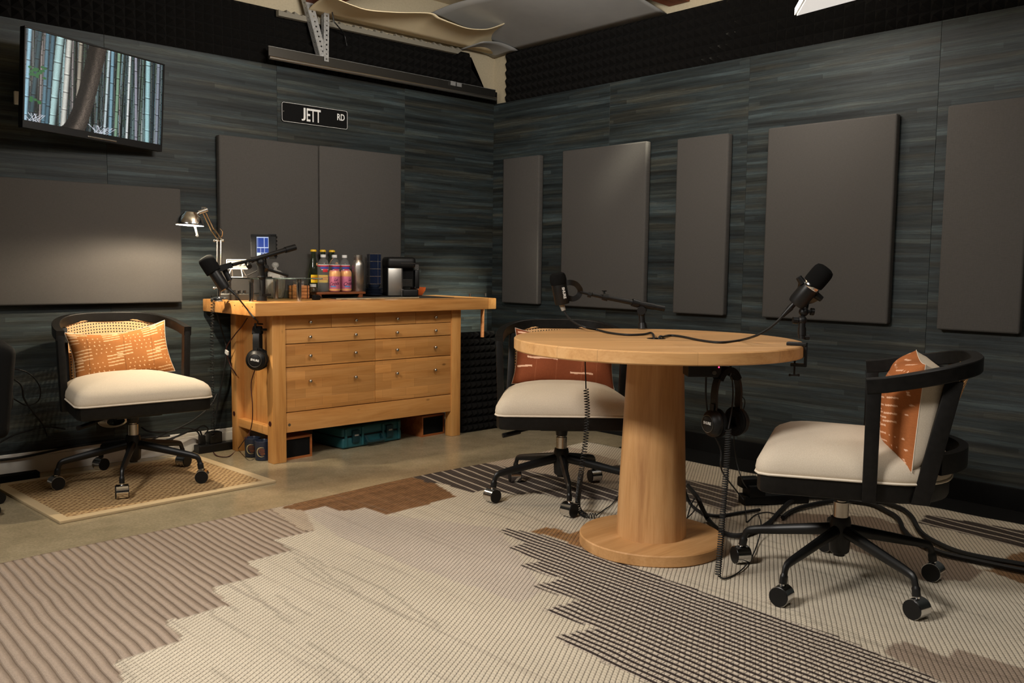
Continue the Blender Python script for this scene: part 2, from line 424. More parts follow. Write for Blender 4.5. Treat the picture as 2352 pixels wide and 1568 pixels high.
def text_obj(name, body, size, m, parent, mtx, depth=0.0006, sx=1.0, align='CENTER', warp=None, bold=0.0, shear=0.0, fit=None):
    cu = bpy.data.curves.new(name, 'FONT'); cu.body = body; cu.size = size; cu.align_x = align; cu.align_y = 'CENTER'; cu.extrude = depth; cu.offset = bold; cu.resolution_u = 3; cu.shear = shear
    t = bpy.data.objects.new(name, cu); COL.objects.link(t)
    dg = bpy.context.evaluated_depsgraph_get()
    me = bpy.data.meshes.new_from_object(t.evaluated_get(dg)); COL.objects.unlink(t); bpy.data.objects.remove(t)
    if fit:      # stretch the glyphs to an exact box (x0, x1, y0, y1)
        xs = [v.co.x for v in me.vertices]; ys = [v.co.y for v in me.vertices]; x0, x1, y0, y1 = fit
        for v in me.vertices:
            v.co.x = x0 + (v.co.x - min(xs)) / (max(xs) - min(xs)) * (x1 - x0); v.co.y = y0 + (v.co.y - min(ys)) / (max(ys) - min(ys)) * (y1 - y0)
    for v in me.vertices:
        p = Vector((v.co.x * sx, v.co.y, v.co.z))
        v.co = warp(p) if warp else mtx @ p
    me.materials.clear(); me.materials.append(m)
    return link(name, me, parent)
def grid_mesh(name, nu, nv, f, col, m, smooth=True):
    """grid with colour attribute 'paint'; f(u,v)->pos, col = array (nv,nu,3) linear"""
    vs = [f(i / (nu - 1), j / (nv - 1)) for j in range(nv) for i in range(nu)]
    fs = [(j * nu + i, j * nu + i + 1, (j + 1) * nu + i + 1, (j + 1) * nu + i) for j in range(nv - 1) for i in range(nu - 1)]
    me = bpy.data.meshes.new(name); me.from_pydata(vs, [], fs)
    if col is not None:
        a = me.color_attributes.new('paint', 'FLOAT_COLOR', 'POINT')
        arr = np.ones((nu * nv, 4), dtype=np.float32); arr[:, :3] = col.reshape(-1, 3); a.data.foreach_set('color', arr.ravel())
    me.materials.append(m)
    if smooth: me.shade_smooth()
    return me
def lin(r, g_, b_): return np.array(S(r, g_, b_)[:3])
ZT = 0.826
# ================================================================== SETTING
def struct(o, label=None):
    o['kind'] = 'structure'
    if label: o['label'] = label
    return o
YW, XW, ZC = 4.645, 4.140, 2.72
fl = struct(MB().b2((-1.5, -1.5, -0.1), (XW + 0.1, YW + 0.1, 0.0)).obj('floor', M['concrete'], smooth=False), 'polished grey concrete floor')
wl = struct(MB().b2((-1.5, YW, 0.0), (XW + 0.1, YW + 0.1, ZC)).obj('wall_left', M['drywall'], smooth=False), 'dark strip-papered wall behind the workbench')
wr = struct(MB().b2((XW, -1.5, 0.0), (XW + 0.1, YW, ZC)).obj('wall_right', M['drywall'], smooth=False), 'dark teal strip-papered wall behind the round table')
struct(MB().b2((-1.6, -1.5, 0.0), (-1.5, YW + 0.1, ZC)).obj('wall_back', M['black_matte'], smooth=False))
struct(MB().b2((-1.6, -1.6, 0.0), (XW + 0.1, -1.5, ZC)).obj('wall_front', M['black_matte'], smooth=False))
struct(MB().b2((-1.6, -1.6, ZC), (XW + 0.1, YW + 0.1, ZC + 0.1)).obj('ceiling', M['sheet'], smooth=False))
PT = 2.128      # top of the wallpaper
def sheet(parent, w, loc, rz, z0, z1):
    me = MB().box((w / 2, 0, (z1 - z0) / 2), (w - 0.0008, 0.006, z1 - z0), None, 0.0008, 1).mesh('wallpaper_sheet', M['wallpaper'], False)
    o = link('wallpaper_sheet', me, parent); o.location = (loc[0], loc[1], z0); o.rotation_euler = (0, 0, rz); return o
sx = [XW - 0.0135, (3.3720, 4.6200, 1.9198)[0], (2.4862, 4.6200, 1.7669)[0]]
while sx[-1] > -1.4: sx.append(sx[-1] - 0.93)
for a, c in zip(sx[:-1], sx[1:]): sheet(wl, a - c, (c, YW - 0.012), 0.0, 0.0, PT)
sy = [YW - 0.0125, 3.579, 2.62, 1.652, 0.69, -0.27, -1.23]
for a, c in zip(sy[:-1], sy[1:]): sheet(wr, a - c, (XW - 0.012, a), -PI / 2, 0.0, PT)
YP, XP = YW - 0.016, XW - 0.016     # paper fronts
bb = MB().b2((-1.5, YP - 0.014, 0.0), (3.3, YP, 0.085), 0.002).b2((-1.5, YP - 0.009, 0.085), (3.3, YP, 0.105), 0.004)
struct(bb.obj('baseboard_left', M['white'], smooth=False), 'white wooden baseboard')
struct(MB().b2((XP - 0.012, -1.5, 0.0), (XP, YP, 0.10), 0.003).obj('baseboard_right', M['black_matte'], smooth=False))
struct(MB().b2((3.83, -1.5, 0.0), (XP - 0.012, 3.2, 0.004)).obj('floor_dark_strip', M['black_matte'], smooth=False), 'black strip added to darken the floor along the right-hand wall')  # added strip that makes the floor between rug and wall dark

# pyramid foam along the tops of both walls: every tile a piece of its wall
def foam_mesh(nx, nz, p, base, h):
    m = MB(); bm = m.bm
    m.b2((0, -base, 0), (nx * p, 0, nz * p))
    for i in range(nx):
        for k in range(nz):
            q = [bm.verts.new((i * p + a * p, -base, k * p + c * p)) for a, c in ((0.02, 0.02), (0.98, 0.02), (0.98, 0.98), (0.02, 0.98))]
            t = bm.verts.new((i * p + p / 2, -base - h, k * p + p / 2))
            for a in range(4): bm.faces.new((q[a], q[(a + 1) % 4], t))
    return m.mesh('foam_tile', M['foam'], False)
FP = 0.305 / 6
ft = foam_mesh(6, 6, FP, 0.012, 0.036)
x = 3.905
while x > -1.4:
    x -= 0.306; o = link('foam_tile', ft, wl); o.location = (x, YW, PT + 0.002)
# last tile on the left wall is torn off along a slant
q = [(3.8309, 4.6100, 2.4060), (4.0287, 4.6100, 2.2111), (4.1766, 4.6100, 2.2086), (4.1774, 4.6100, 2.1527)]
c_ = MB(); c_.prism([(3.905, YW, PT), (q[3][0], YW, PT), (q[2][0], YW, q[2][2]), (q[1][0], YW, q[1][2]), (q[0][0], YW, q[0][2]), (3.905, YW, q[0][2])], (0, -0.03, 0))
for i in range(2):
    for k in range(5 - 2 * i):
        z = PT + k * FP; xx = 3.905 + i * FP
        if xx + FP < q[0][0] + (q[1][0] - q[0][0]) * (1 - k / 5.0) + 0.01:
            A = [c_.bm.verts.new((xx + a * FP, YW - 0.03, z + b_ * FP)) for a, b_ in ((0, 0), (1, 0), (1, 1), (0, 1))]; t = c_.bm.verts.new((xx + FP / 2, YW - 0.06, z + FP / 2))
            for a in range(4): c_.bm.faces.new((A[a], A[(a + 1) % 4], t))
c_.obj('foam_tile', M['foam'], wl, False)
y = 4.51
while y > -1.4:
    o = link('foam_tile', ft, wr); o.location = (XW, y, PT - 0.004); o.rotation_euler = (0, 0, -PI / 2); o.scale = (1, 1, 1.075); y -= 0.306

# ceiling: draped sheets, jagged foam edge, joists
n = 40
edge = spline([(2.5920, 4.1500, 2.4141), (2.6835, 4.1500, 2.4015), (2.7889, 4.1500, 2.3977), (2.9885, 4.1500, 2.4259), (3.2026, 4.1500, 2.4651), (3.2727, 4.1500, 2.4505), (3.3703, 4.1500, 2.4396), (3.4807, 4.1500, 2.4329), (3.5906, 4.1500, 2.4466), (3.6678, 4.1500, 2.4680), (3.7643, 4.1500, 2.5123), (3.8556, 4.1500, 2.5562)], 6)
bm = bmesh.new(); A = []; B = []
tip = Vector((4.4249, 4.4500, 2.5739))
for i, p in enumerate(edge):
    t = i / (len(edge) - 1)
    w = Vector((p.x + 0.05 + 0.25 * t, 4.57, 2.445)).lerp(Vector((tip.x - 0.02, 4.50, tip.z + 0.004)), max(0, t - 0.9) * 10)
    A.append(p); B.append(w)
rows = []
for k in range(9):
    f = k / 8
    rows.append([bm.verts.new(a.lerp(c, f) + Vector((0, 0, 0.035 * math.sin(PI * f)))) for a, c in zip(A, B)])
for k in range(8):
    for i in range(len(A) - 1): bm.faces.new((rows[k][i], rows[k][i + 1], rows[k + 1][i + 1], rows[k + 1][i]))
me = bpy.data.meshes.new('draped_sheet'); bm.to_mesh(me); bm.free(); me.materials.append(M['sheet_cream']); me.shade_smooth()
o = tag(link('draped_sheet', me), 'cream sheet with a wavy edge hung under the ceiling above the workbench wall', 'sheet')
sm = o.modifiers.new('thickness', 'SOLIDIFY'); sm.thickness = 0.004
def ceil_sheet(name, f, nu, nv, label, m='sheet'):
    me = grid_mesh(name, nu, nv, f, None, M[m]); o = tag(link(name, me), label, 'sheet'); k = o.modifiers.new('thickness', 'SOLIDIFY'); k.thickness = 0.004; return o
ceil_sheet('draped_sheet', lambda u, v: (1.7 + 2.0 * u, 4.2 - 1.3 * v, 2.645 + 0.035 * math.sin(u * 9 + 1.2) + 0.03 * v), 40, 12, 'billowing beige sheet sagging between the ceiling joists')
ceil_sheet('draped_sheet', lambda u, v: (4.136 - 0.70 * u, 4.45 - 1.27 * v, 2.459 + 0.11 * u + 0.012 * u * math.sin(v * 9)), 12, 40, 'grey sheet stretched along the ceiling over the right-hand wall foam', 'sheet_grey')
ceil_sheet('draped_sheet', lambda u, v: (3.80 + 0.31 * u, 4.62 - 0.24 * v, 2.435 + 0.02 * math.sin(PI * u) + 0.012 * v), 10, 6, 'small grey sheet tucked into the ceiling corner above bare drywall', 'sheet_grey')
zz = MB(); P0 = Vector((2.4745, 4.5800, 2.4100)); P1 = Vector((3.7613, 4.5800, 2.4201)); nT = 26; poly = [P0 + Vector((0, 0, -0.02)), P1 + Vector((0, 0, -0.02))]
for i in range(nT, -1, -1):
    p = P0.lerp(P1, i / nT); poly += [p + Vector((0.035, 0, 0.006)), p + Vector((0.0, 0, 0.020 if i % 3 else 0.012)), p + Vector((0, 0, 0.006))]
zz.prism(poly, (0, 0.03, 0)); tag(zz.obj('foam_edging', M['edging'], None, False), 'pale jagged-edged foam strip along the top of the workbench wall', 'foam')
for nm, lo, hi, lab in (('joist', (2.62, 2.6, 2.485), (2.78, 4.54, 2.60), 'red-brown wooden joist by the perforated track hangers'), ('joist', (3.1, 3.02, 2.49), (4.13, 3.16, 2.60), 'red-brown wooden joist ending above the right-hand wall foam')):
    tag(MB().b2(lo, hi, 0.004).obj(nm, M['beam'], None, False), lab, 'joist')
# ceiling lamp above the right wall
t = thing('ceiling_light', 'white lit ceiling panel hanging in front of the right-hand wall foam', 'light', (0, 0, 0))
q0, q1, q2 = (Vector(p) for p in ((3.6704, 2.1120, 2.1500), (3.4915, 1.9714, 2.1500), (3.6308, 1.8302, 2.1500)))
t.location = q0; e1 = (q2 - q0).normalized(); e2 = Vector((e1.y, -e1.x, 0))
if e2.dot(q1 - q0) < 0: e2 = -e2
sk = (q1 - q0).normalized(); c00, c10, c11, c01 = Vector((0, 0, 0)), e1 * 1.15, e1 * 1.15 + sk * 0.32, sk * 0.32
MB().prism([c00, c10, c11, c01], (0, 0, 0.03)).obj('housing', M['white_enamel'], t, False)
k_ = [p.lerp((c00 + c11) / 2, 0.02) + Vector((0, 0, -0.006)) for p in (c00, c10, c11, c01)]
MB().prism(k_, (0, 0, 0.0062)).obj('diffuser', M['panel_led'], t, False)
for f_ in (0.2, 0.8): 
    p = c00.lerp(c10, f_) + sk * 0.16; MB().cyl(p + Vector((0, 0, 0.03)), p + Vector((0, 0, 0.55)), 0.002, n=6).obj('hanging_wire', M['galv'], t)

# overhead rail with its two perforated hangers
t = thing('overhead_rail', 'long dark metal rail hung on perforated angle irons above the workbench', 'rail', (2.385, 4.5, 2.14))
L_ = 4.05 - 2.385
MB().b2((0, 0.03, 0.0), (L_, 0.034, 0.062), 0.0008, 1).obj('web', M['dark_metal'], t, False)
MB().tube([(0, 0.025, 0.0), (L_, 0.025, 0.0)], 0.010, 10).obj('rolled_lip', M['steel'], t)
MB().b2((0, 0.03, 0.06), (L_, 0.038, 0.063)).obj('top_edge', M['galv'], t, False)
def perforated(name, a, c, w, par):
    a = Vector(a); c = Vector(c); d = c - a; L = d.length; t_ = d.normalized(); sd = Vector((1, 0, 0)); sd = (sd - t_ * sd.dot(t_)).normalized(); nn = t_.cross(sd); m = MB(); bm = m.bm
    k = int(L / 0.026); st = L / k
    for wv in (0, 1):
        e = sd if wv == 0 else nn
        for i in range(k):
            o_ = a + t_ * (i * st)
            out = [o_ + e * p + t_ * q for p, q in ((0, 0), (w / 2, 0), (w, 0), (w, st / 2), (w, st), (w / 2, st), (0, st), (0, st / 2))]
            ctr = o_ + e * (w / 2) + t_ * (st / 2)
            inn = [ctr + (e * math.cos(R_(225 + 45 * j)) + t_ * math.sin(R_(225 + 45 * j))) * 0.0052 for j in range(8)]
            V = [bm.verts.new(p) for p in out]; W = [bm.verts.new(p) for p in inn]
            for j in range(8): bm.faces.new((V[j], V[(j + 1) % 8], W[(j + 1) % 8], W[j]))
    o = m.obj(name, M['galv'], par, False); s_ = o.modifiers.new('thickness', 'SOLIDIFY'); s_.thickness = 0.0025
    return o
o0 = Vector((2.385, 4.5, 2.14))
perforated('perforated_hanger', Vector((2.7295, 4.5300, 2.1771)) - o0, Vector((2.7378, 4.5300, 2.5781)) - o0, 0.030, t)
perforated('perforated_hanger', Vector((2.7185, 4.5400, 2.1866)) - o0, Vector((2.6044, 4.5400, 2.5514)) - o0, 0.042, t)
MB().tube(spline([Vector(p) - o0 for p in ((2.7591, 4.5000, 2.5402), (2.7644, 4.5000, 2.4690), (2.7783, 4.5000, 2.4041), (2.7897, 4.5000, 2.3917), (2.8040, 4.5000, 2.3799), (2.8951, 4.5800, 2.3670), (2.9156, 4.5800, 2.3032))]), 0.0035, 6).obj('hanging_cord', M['black'], t)
MB().b2((1.27, 0.02, 0.035), (1.31, 0.024, 0.062)).b2((1.32, 0.02, 0.035), (1.36, 0.024, 0.06)).obj('clip', M['galv'], t, False)

# ================================================================== WALL PANELS
def panel(wall, a0, a1, z0, z1, label):
    w = abs(a1 - a0); h = z1 - z0; d = 0.045
    o = MB().box((0, 0, 0), (w, d, h), None, 0.010, 2).obj('acoustic_panel', M['panel'], None, True, 60)
    if wall == 'L': o.location = ((a0 + a1) / 2, YP - d / 2 - 0.002, (z0 + z1) / 2)
    else: o.location = (XP - d / 2 - 0.002, (a0 + a1) / 2, (z0 + z1) / 2); o.rotation_euler = (0, 0, -PI / 2)
    return tag(o, label, 'acoustic panel', 'grey fabric wall panels')
YF = YP - 0.047; XF = XP - 0.047
panel('L', (1.0686, 4.5800, 1.4054)[0] - 0.35, (1.9057, 4.5800, 1.4002)[0], (1.8959, 4.5800, 0.8084)[2], (1.9043, 4.5800, 1.4001)[2], 'grey fabric panel lit by the desk lamp behind the left chair')
xa, xb, xc = (2.1184, 4.5800, 1.7035)[0], (2.7262, 4.5800, 1.7050)[0], (3.3132, 4.5800, 1.7062)[0]
panel('L', xa, xb - 0.003, 0.84, (2.1184, 4.5800, 1.7035)[2], 'grey fabric panel left of the seam above the workbench')
panel('L', xb + 0.003, xc, 0.84, (3.3132, 4.5800, 1.7062)[2], 'grey fabric panel right of the seam behind the bottles and coffee machine')
panel('R', (4.0760, 4.4784, 1.7387)[1], (4.0760, 4.1314, 1.7393)[1], 0.772, 1.742, 'narrow grey panel nearest the room corner')
panel('R', (4.0760, 3.9231, 1.7519)[1], (4.0760, 3.2533, 1.7511)[1], 0.772, 1.748, 'wide grey panel behind the boom microphone on the round table')
panel('R', (4.0760, 3.0393, 1.7334)[1], (4.0760, 2.7057, 1.7383)[1], 0.768, 1.738, 'narrow grey panel between the two wide ones on the right-hand wall')
panel('R', (4.0760, 2.4706, 1.7402)[1], (4.0760, 1.8116, 1.7330)[1], 0.772, 1.738, 'wide grey panel behind the microphone clamped at the table edge')
panel('R', (4.0760, 1.5892, 1.7421)[1], (4.0760, 1.2519, 0.7612)[1], 0.762, 1.744, 'grey panel farthest from the room corner on the right-hand wall')

# ================================================================== TELEVISION
def tv_picture(nu, nv):
    rs = np.random.RandomState(3); im = np.zeros((nv, nu, 3)); im[:] = lin(8, 18, 20)
    U = np.linspace(0, 1, nu); V = np.linspace(0, 1, nv)
    def stalk(x0, w, col, slant, gap, bright):
        for j, v in enumerate(V):
            xc = x0 + slant * (v - 0.5); d = (U - xc) / (w / 2); m = abs(d) < 1
            if not m.any(): continue
            sh = np.clip(1.05 - 0.95 * np.abs(d[m] + 0.2) ** 1.6, 0.06, 1) * bright * (0.85 + 0.3 * rs.rand(m.sum()))
            ph = ((v + x0 * 7.3) / gap) % 1.0
            k = 0.35 if ph < 0.035 / gap * 0.35 else (1.25 if ph < 0.07 / gap * 0.35 else 1.0)
            im[j, m] = col * sh[:, None] * k
    cols = [lin(110, 146, 154), lin(140, 176, 180), lin(96, 120, 108), lin(176, 192, 192), lin(82, 110, 124), lin(150, 140, 138)]
    for i in range(260):
        stalk(rs.rand(), 0.003 + 0.006 * rs.rand(), cols[rs.randint(6)], 0.04 * (rs.rand() - 0.5), 0.1 + 0.1 * rs.rand(), 0.10 + 0.6 * rs.rand() ** 2)
    for i in range(40):
        stalk(rs.rand(), 0.011 + 0.012 * rs.rand(), cols[rs.randint(6)], 0.05 * (rs.rand() - 0.5), 0.13 + 0.08 * rs.rand(), 0.25 + 0.8 * rs.rand())
    k = rs.rand(nv, nu); m = (k > 0.985); im[m] = lin(70, 120, 40)
    for x0, w, c, s_, b_ in ((0.02, 0.03, lin(120, 170, 190), 0.02, 1.2), (0.07, 0.035, lin(50, 90, 100), 0.05, 0.8), (0.135, 0.03, lin(80, 130, 150), 0.02, 0.9), (0.205, 0.058, lin(150, 190, 190), 0.05, 1.1), (0.165, 0.03, lin(70, 120, 140), 0.03, 0.8), (0.275, 0.042, lin(190, 190, 180), 0.03, 1.1), (0.36, 0.03, lin(170, 160, 140), 0.02, 0.8), (0.565, 0.022, lin(170, 190, 196), 0.02, 1.1), (0.60, 0.03, lin(110, 160, 180), 0.005, 1.0), (0.645, 0.028, lin(120, 160, 130), 0.01, 1.0), (0.73, 0.02, lin(200, 206, 206), 0.01, 1.1), (0.79, 0.024, lin(150, 150, 166), -0.02, 1.0), (0.885, 0.045, lin(140, 190, 196), -0.01, 1.1), (0.925, 0.022, lin(40, 60, 66), 0, 1), (0.965, 0.028, lin(130, 140, 156), 0, 1)):
        stalk(x0, w, c, s_, 0.2, b_)
    for j, v in enumerate(V):      # the leaning trunk
        xl = 0.235 + 0.19 * v ** 0.55 - 0.0 * v; xr = 0.41 + 0.145 * v ** 0.8
        m = (U > xl) & (U < xr); d = (U[m] - xl) / (xr - xl)
        nz = (0.45 + 0.9 * rs.rand(m.sum()) ** 1.5) * (0.92 + 0.10 * np.sin(d * 22 + v * 9 + 2 * np.sin(v * 23)))
        sh = 0.10 + 0.9 * np.exp(-((d - 0.62) / 0.17) ** 2) * (0.45 + 0.55 * (1 - v)) + 0.18 * (d > 0.75)
        im[j, m] = lin(120, 104, 90) * (sh * nz)[:, None]
    for i in range(26):            # pale twigs at the foot
        x0 = rs.choice([0.04, 0.08, 0.5, 0.55]) + 0.05 * (rs.rand() - 0.5); a = (rs.rand() - 0.5) * 2.2
        for q_ in np.linspace(0, 0.09, 60):
            ii = int((x0 + a * q_) * nu); jj = int(q_ * nv)
            if 0 <= ii < nu: im[jj, ii] = lin(190, 196, 210)
    for i in range(26):            # green leaves
        x0 = 0.03 + 0.1 * rs.rand(); v0 = rs.choice([0.2, 0.5, 0.56]) + 0.06 * rs.rand(); m = ((U[None] - x0) / 0.012) ** 2 + ((V[:, None] - v0) / 0.014) ** 2 < 1; im[m] = lin(30, 110, 50)
    im[:, :2] *= 1.3; im[-2:] *= 1.6; gr = im.mean(2, keepdims=True); im = (im * 0.72 + gr * 0.28); return (im / 0.5) ** 1.1 * 0.5
tv = bpy.data.objects.new('television', None); COL.objects.link(tv)
tag(tv, 'wall-mounted television showing a bamboo grove', 'television')
TVW = 0.7027; TVH = TVW * 9 / 16
ya, ti, ro = R_(15.985), R_(2.2754), R_(-1.8987)
rv = Vector((math.cos(ya), math.sin(ya), 0)); nv_ = Vector((math.sin(ya), -math.cos(ya), 0)); up = Vector((0, 0, 1)) * math.cos(ti) + nv_ * math.sin(ti)
r2 = rv * math.cos(ro) + up * math.sin(ro); u2 = -rv * math.sin(ro) + up * math.cos(ro); n2 = r2.cross(u2)
mm = Matrix.Identity(4)
for i in range(3): mm[i][0], mm[i][1], mm[i][2], mm[i][3] = r2[i], -n2[i], u2[i], (1.465, 4.45, 1.821)[i]
tv.matrix_world = mm
W2, H2 = TVW / 2, TVH / 2
MB().b2((-W2 - 0.008, 0.004, -H2 - 0.034), (W2 + 0.008, 0.034, H2 + 0.008), 0.004).obj('housing', M['black'], tv, False)
fr = MB()
for lo, hi in (((-W2 - 0.008, -0.003, H2), (W2 + 0.008, 0.006, H2 + 0.008)), ((-W2 - 0.008, -0.003, -H2 - 0.034), (W2 + 0.008, 0.006, -H2)), ((-W2 - 0.008, -0.003, -H2), (-W2, 0.006, H2)), ((W2, -0.003, -H2), (W2 + 0.008, 0.006, H2))): fr.b2(lo, hi, 0.0015, 1)
fr.obj('bezel', M['black'], tv, False)
link('screen', grid_mesh('screen', 400, 225, lambda u, v: ((u - 0.5) * TVW, 0.002, (v - 0.5) * TVH), tv_picture(400, 225), M['screen']), tv)
MB().b2((-0.16, 0.034, -0.14), (0.16, 0.07, 0.12), 0.01).obj('rear_cover', M['black'], tv, False)
MB().b2((-0.05, 0.07, -0.06), (0.05, 0.085, 0.06)).cyl((0, 0.08, 0), (0.03, 0.155, 0), 0.012).obj('wall_bracket', M['black_metal'], tv, False)
MB().b2((-0.05, -0.006, -H2 - 0.026), (0.10, -0.003, -H2 - 0.019), 0.001, 1).obj('badge_strip', M['nickel'], tv, False)
p = (1.1618, 4.6000, 1.7673)
tag(MB().b2((p[0] - 0.015, YP - 0.02, p[2] - 0.03), (p[0] + 0.03, YP, p[2] + 0.03), 0.004).obj('wall_socket', M['white_enamel'], None, False), 'small white wall socket peeking out beside the television', 'socket')

# ================================================================== STREET SIGN
tl, br_ = (2.5096, 4.6000, 1.9340), (2.9462, 4.6000, 1.8392)
t = thing('street_sign', 'black street sign with white lettering on the wall above the grey panels', 'sign', ((tl[0] + br_[0]) / 2, YP - 0.006, ((2.5085, 4.6000, 1.8302)[2] + tl[2]) / 2 - 0.004))
sw, sh_ = (br_[0] - tl[0]), 0.112
def rrect(w, h, r, n=6):
    out = []
    for cx_, cz_, a0 in ((w / 2 - r, h / 2 - r, 0), (-w / 2 + r, h / 2 - r, 90), (-w / 2 + r, -h / 2 + r, 180), (w / 2 - r, -h / 2 + r, 270)):
        for i in range(n + 1):
            a = R_(a0 + 90 * i / n); out.append((cx_ + r * math.cos(a), 0, cz_ + r * math.sin(a)))
    return out
MB().prism(rrect(sw, sh_, 0.014), (0, 0.004, 0)).obj('plate', M['black_matte'], t, False)
MB().tube([(a, -0.0005, c) for a, _, c in rrect(sw - 0.006, sh_ - 0.006, 0.012)], 0.0013, 6, True).obj('border', M['print_white'], t)
fm = lambda x_, z_: Matrix.Translation((x_, -0.001, z_)) @ Matrix.Rotation(PI / 2, 4, 'X')
text_obj('lettering', 'J', 0.1, M['print_white'], t, fm(0, 0), bold=0.0014, fit=(-0.092, -0.066, -0.037, 0.037))
text_obj('lettering', 'ETT', 0.1, M['print_white'], t, fm(0, 0), bold=0.0014, fit=(-0.059, 0.034, -0.037, 0.037))
text_obj('lettering', 'RD', 0.05, M['print_white'], t, fm(0, 0), bold=0.0008, fit=(sw / 2 - 0.073, sw / 2 - 0.022, -0.006, 0.032))
MB().cyl((-sw / 2 + 0.012, -0.002, 0.002), (-sw / 2 + 0.012, 0.001, 0.002), 0.003, n=8).obj('screw', M['nickel'], t)

# ================================================================== RUGS
def inpoly(X, Y, poly):
    r = np.zeros(X.shape, bool); n = len(poly)
    for i in range(n):
        x1, y1 = poly[i][0], poly[i][1]; x2, y2 = poly[(i + 1) % n][0], poly[(i + 1) % n][1]
        if y1 == y2: continue
        c = ((y1 > Y) != (y2 > Y)) & (X < (x2 - x1) * (Y - y1) / (y2 - y1) + x1); r ^= c
    return r
RZ = R_(2.7); RO = (3.785, 3.405)
GX, GY = 270, 300; RW, RL = 3.6, 4.0
gx = np.linspace(-RW, 0, GX)[None, :].repeat(GY, 0); gy = np.linspace(-RL, 0, GY)[:, None].repeat(GX, 1)
wx = RO[0] + gx * math.cos(RZ) - gy * math.sin(RZ); wy = RO[1] + gx * math.sin(RZ) + gy * math.cos(RZ)
col = np.zeros((GY, GX, 3)); col[:] = lin(200, 189, 170)
mask = np.zeros((GY, GX, 3))
def region(poly, c, mi=None, keep=False):
    m = inpoly(wx, wy, poly)
    if c is not None: col[m] = c
    mask[m] = 0
    if mi is not None: mask[m, mi] = 1
# taupe ribs along the near-left side (stepped edge)
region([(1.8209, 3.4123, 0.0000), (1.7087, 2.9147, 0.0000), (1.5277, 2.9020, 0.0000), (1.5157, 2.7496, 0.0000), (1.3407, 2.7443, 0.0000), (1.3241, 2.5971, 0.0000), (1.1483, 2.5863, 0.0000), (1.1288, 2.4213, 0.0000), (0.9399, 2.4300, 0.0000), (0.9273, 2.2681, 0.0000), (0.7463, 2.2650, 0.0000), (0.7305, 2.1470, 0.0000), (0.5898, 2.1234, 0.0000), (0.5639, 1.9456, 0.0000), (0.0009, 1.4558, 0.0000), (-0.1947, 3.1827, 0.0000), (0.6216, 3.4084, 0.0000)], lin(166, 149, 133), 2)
region([(1.7317, 3.3968, 0.0000), (1.8847, 3.4529, 0.0000), (1.8038, 3.1619, 0.0000), (1.7087, 2.9147, 0.0000), (1.6650, 2.9523, 0.0000)], lin(184, 168, 148))
# soft lavender streaked field
region([(1.8108, 3.1812, 0.0000), (1.9156, 3.1956, 0.0000), (1.9256, 3.0663, 0.0000), (2.0217, 3.0614, 0.0000), (2.0308, 2.9016, 0.0000), (2.2544, 2.4830, 0.0000), (1.9217, 1.8918, 0.0000), (1.7948, 1.8655, 0.0000), (1.7432, 2.3095, 0.0000), (1.7324, 2.8014, 0.0000)], lin(192, 180, 166))
# rust patch by the edge
region([(1.7547, 3.2890, 0.0000), (1.9059, 3.3400, 0.0000), (2.5081, 3.4019, 0.0000), (2.5045, 3.1932, 0.0000), (2.4265, 2.9451, 0.0000), (2.0291, 2.9113, 0.0000), (2.0217, 3.0614, 0.0000), (1.9256, 3.0663, 0.0000), (1.9156, 3.1956, 0.0000), (1.8108, 3.1812, 0.0000)], lin(122, 90, 62))
# taupe grid and broad dark stripes behind
region([(2.9102, 3.3698, 0.0000), (3.6047, 3.4351, 0.0000), (3.5933, 3.2898, 0.0000), (3.5331, 2.9549, 0.0000), (2.8967, 2.4051, 0.0000), (2.8858, 2.5074, 0.0000)], lin(172, 156, 138))
region([(2.4947, 3.3559, 0.0000), (2.9514, 3.4004, 0.0000), (3.0245, 3.0266, 0.0000), (3.0727, 2.5659, 0.0000), (2.9112, 2.4296, 0.0000), (2.8836, 2.4903, 0.0000), (2.7569, 2.6454, 0.0000), (2.7396, 2.7672, 0.0000), (2.6438, 2.7993, 0.0000), (2.6290, 2.9516, 0.0000), (2.5296, 2.9452, 0.0000), (2.5252, 3.1544, 0.0000), (2.4914, 3.2259, 0.0000)], lin(74, 66, 62), 1)
region([(3.3633, 2.9269, 0.0000), (3.5050, 2.8727, 0.0000), (3.3554, 2.7488, 0.0000)], lin(74, 66, 62), 1)
region([(3.5221, 2.6088, 0.0000), (3.4676, 2.4802, 0.0000), (3.4762, 2.2872, 0.0000), (3.4669, 2.2014, 0.0000), (3.2582, 2.0428, 0.0000), (3.1352, 2.0334, 0.0000), (3.1623, 2.1607, 0.0000), (3.1209, 2.3076, 0.0000)], lin(92, 84, 78), 1)
# rust patch beside the pedestal
region([(2.3091, 2.3623, 0.0000), (2.4064, 2.3675, 0.0000), (2.4210, 2.3249, 0.0000), (2.4109, 2.2459, 0.0000), (2.4834, 2.2565, 0.0000), (2.7246, 2.0943, 0.0000), (2.4162, 1.8535, 0.0000), (2.3097, 2.0631, 0.0000), (2.3383, 2.2447, 0.0000)], lin(146, 110, 74))
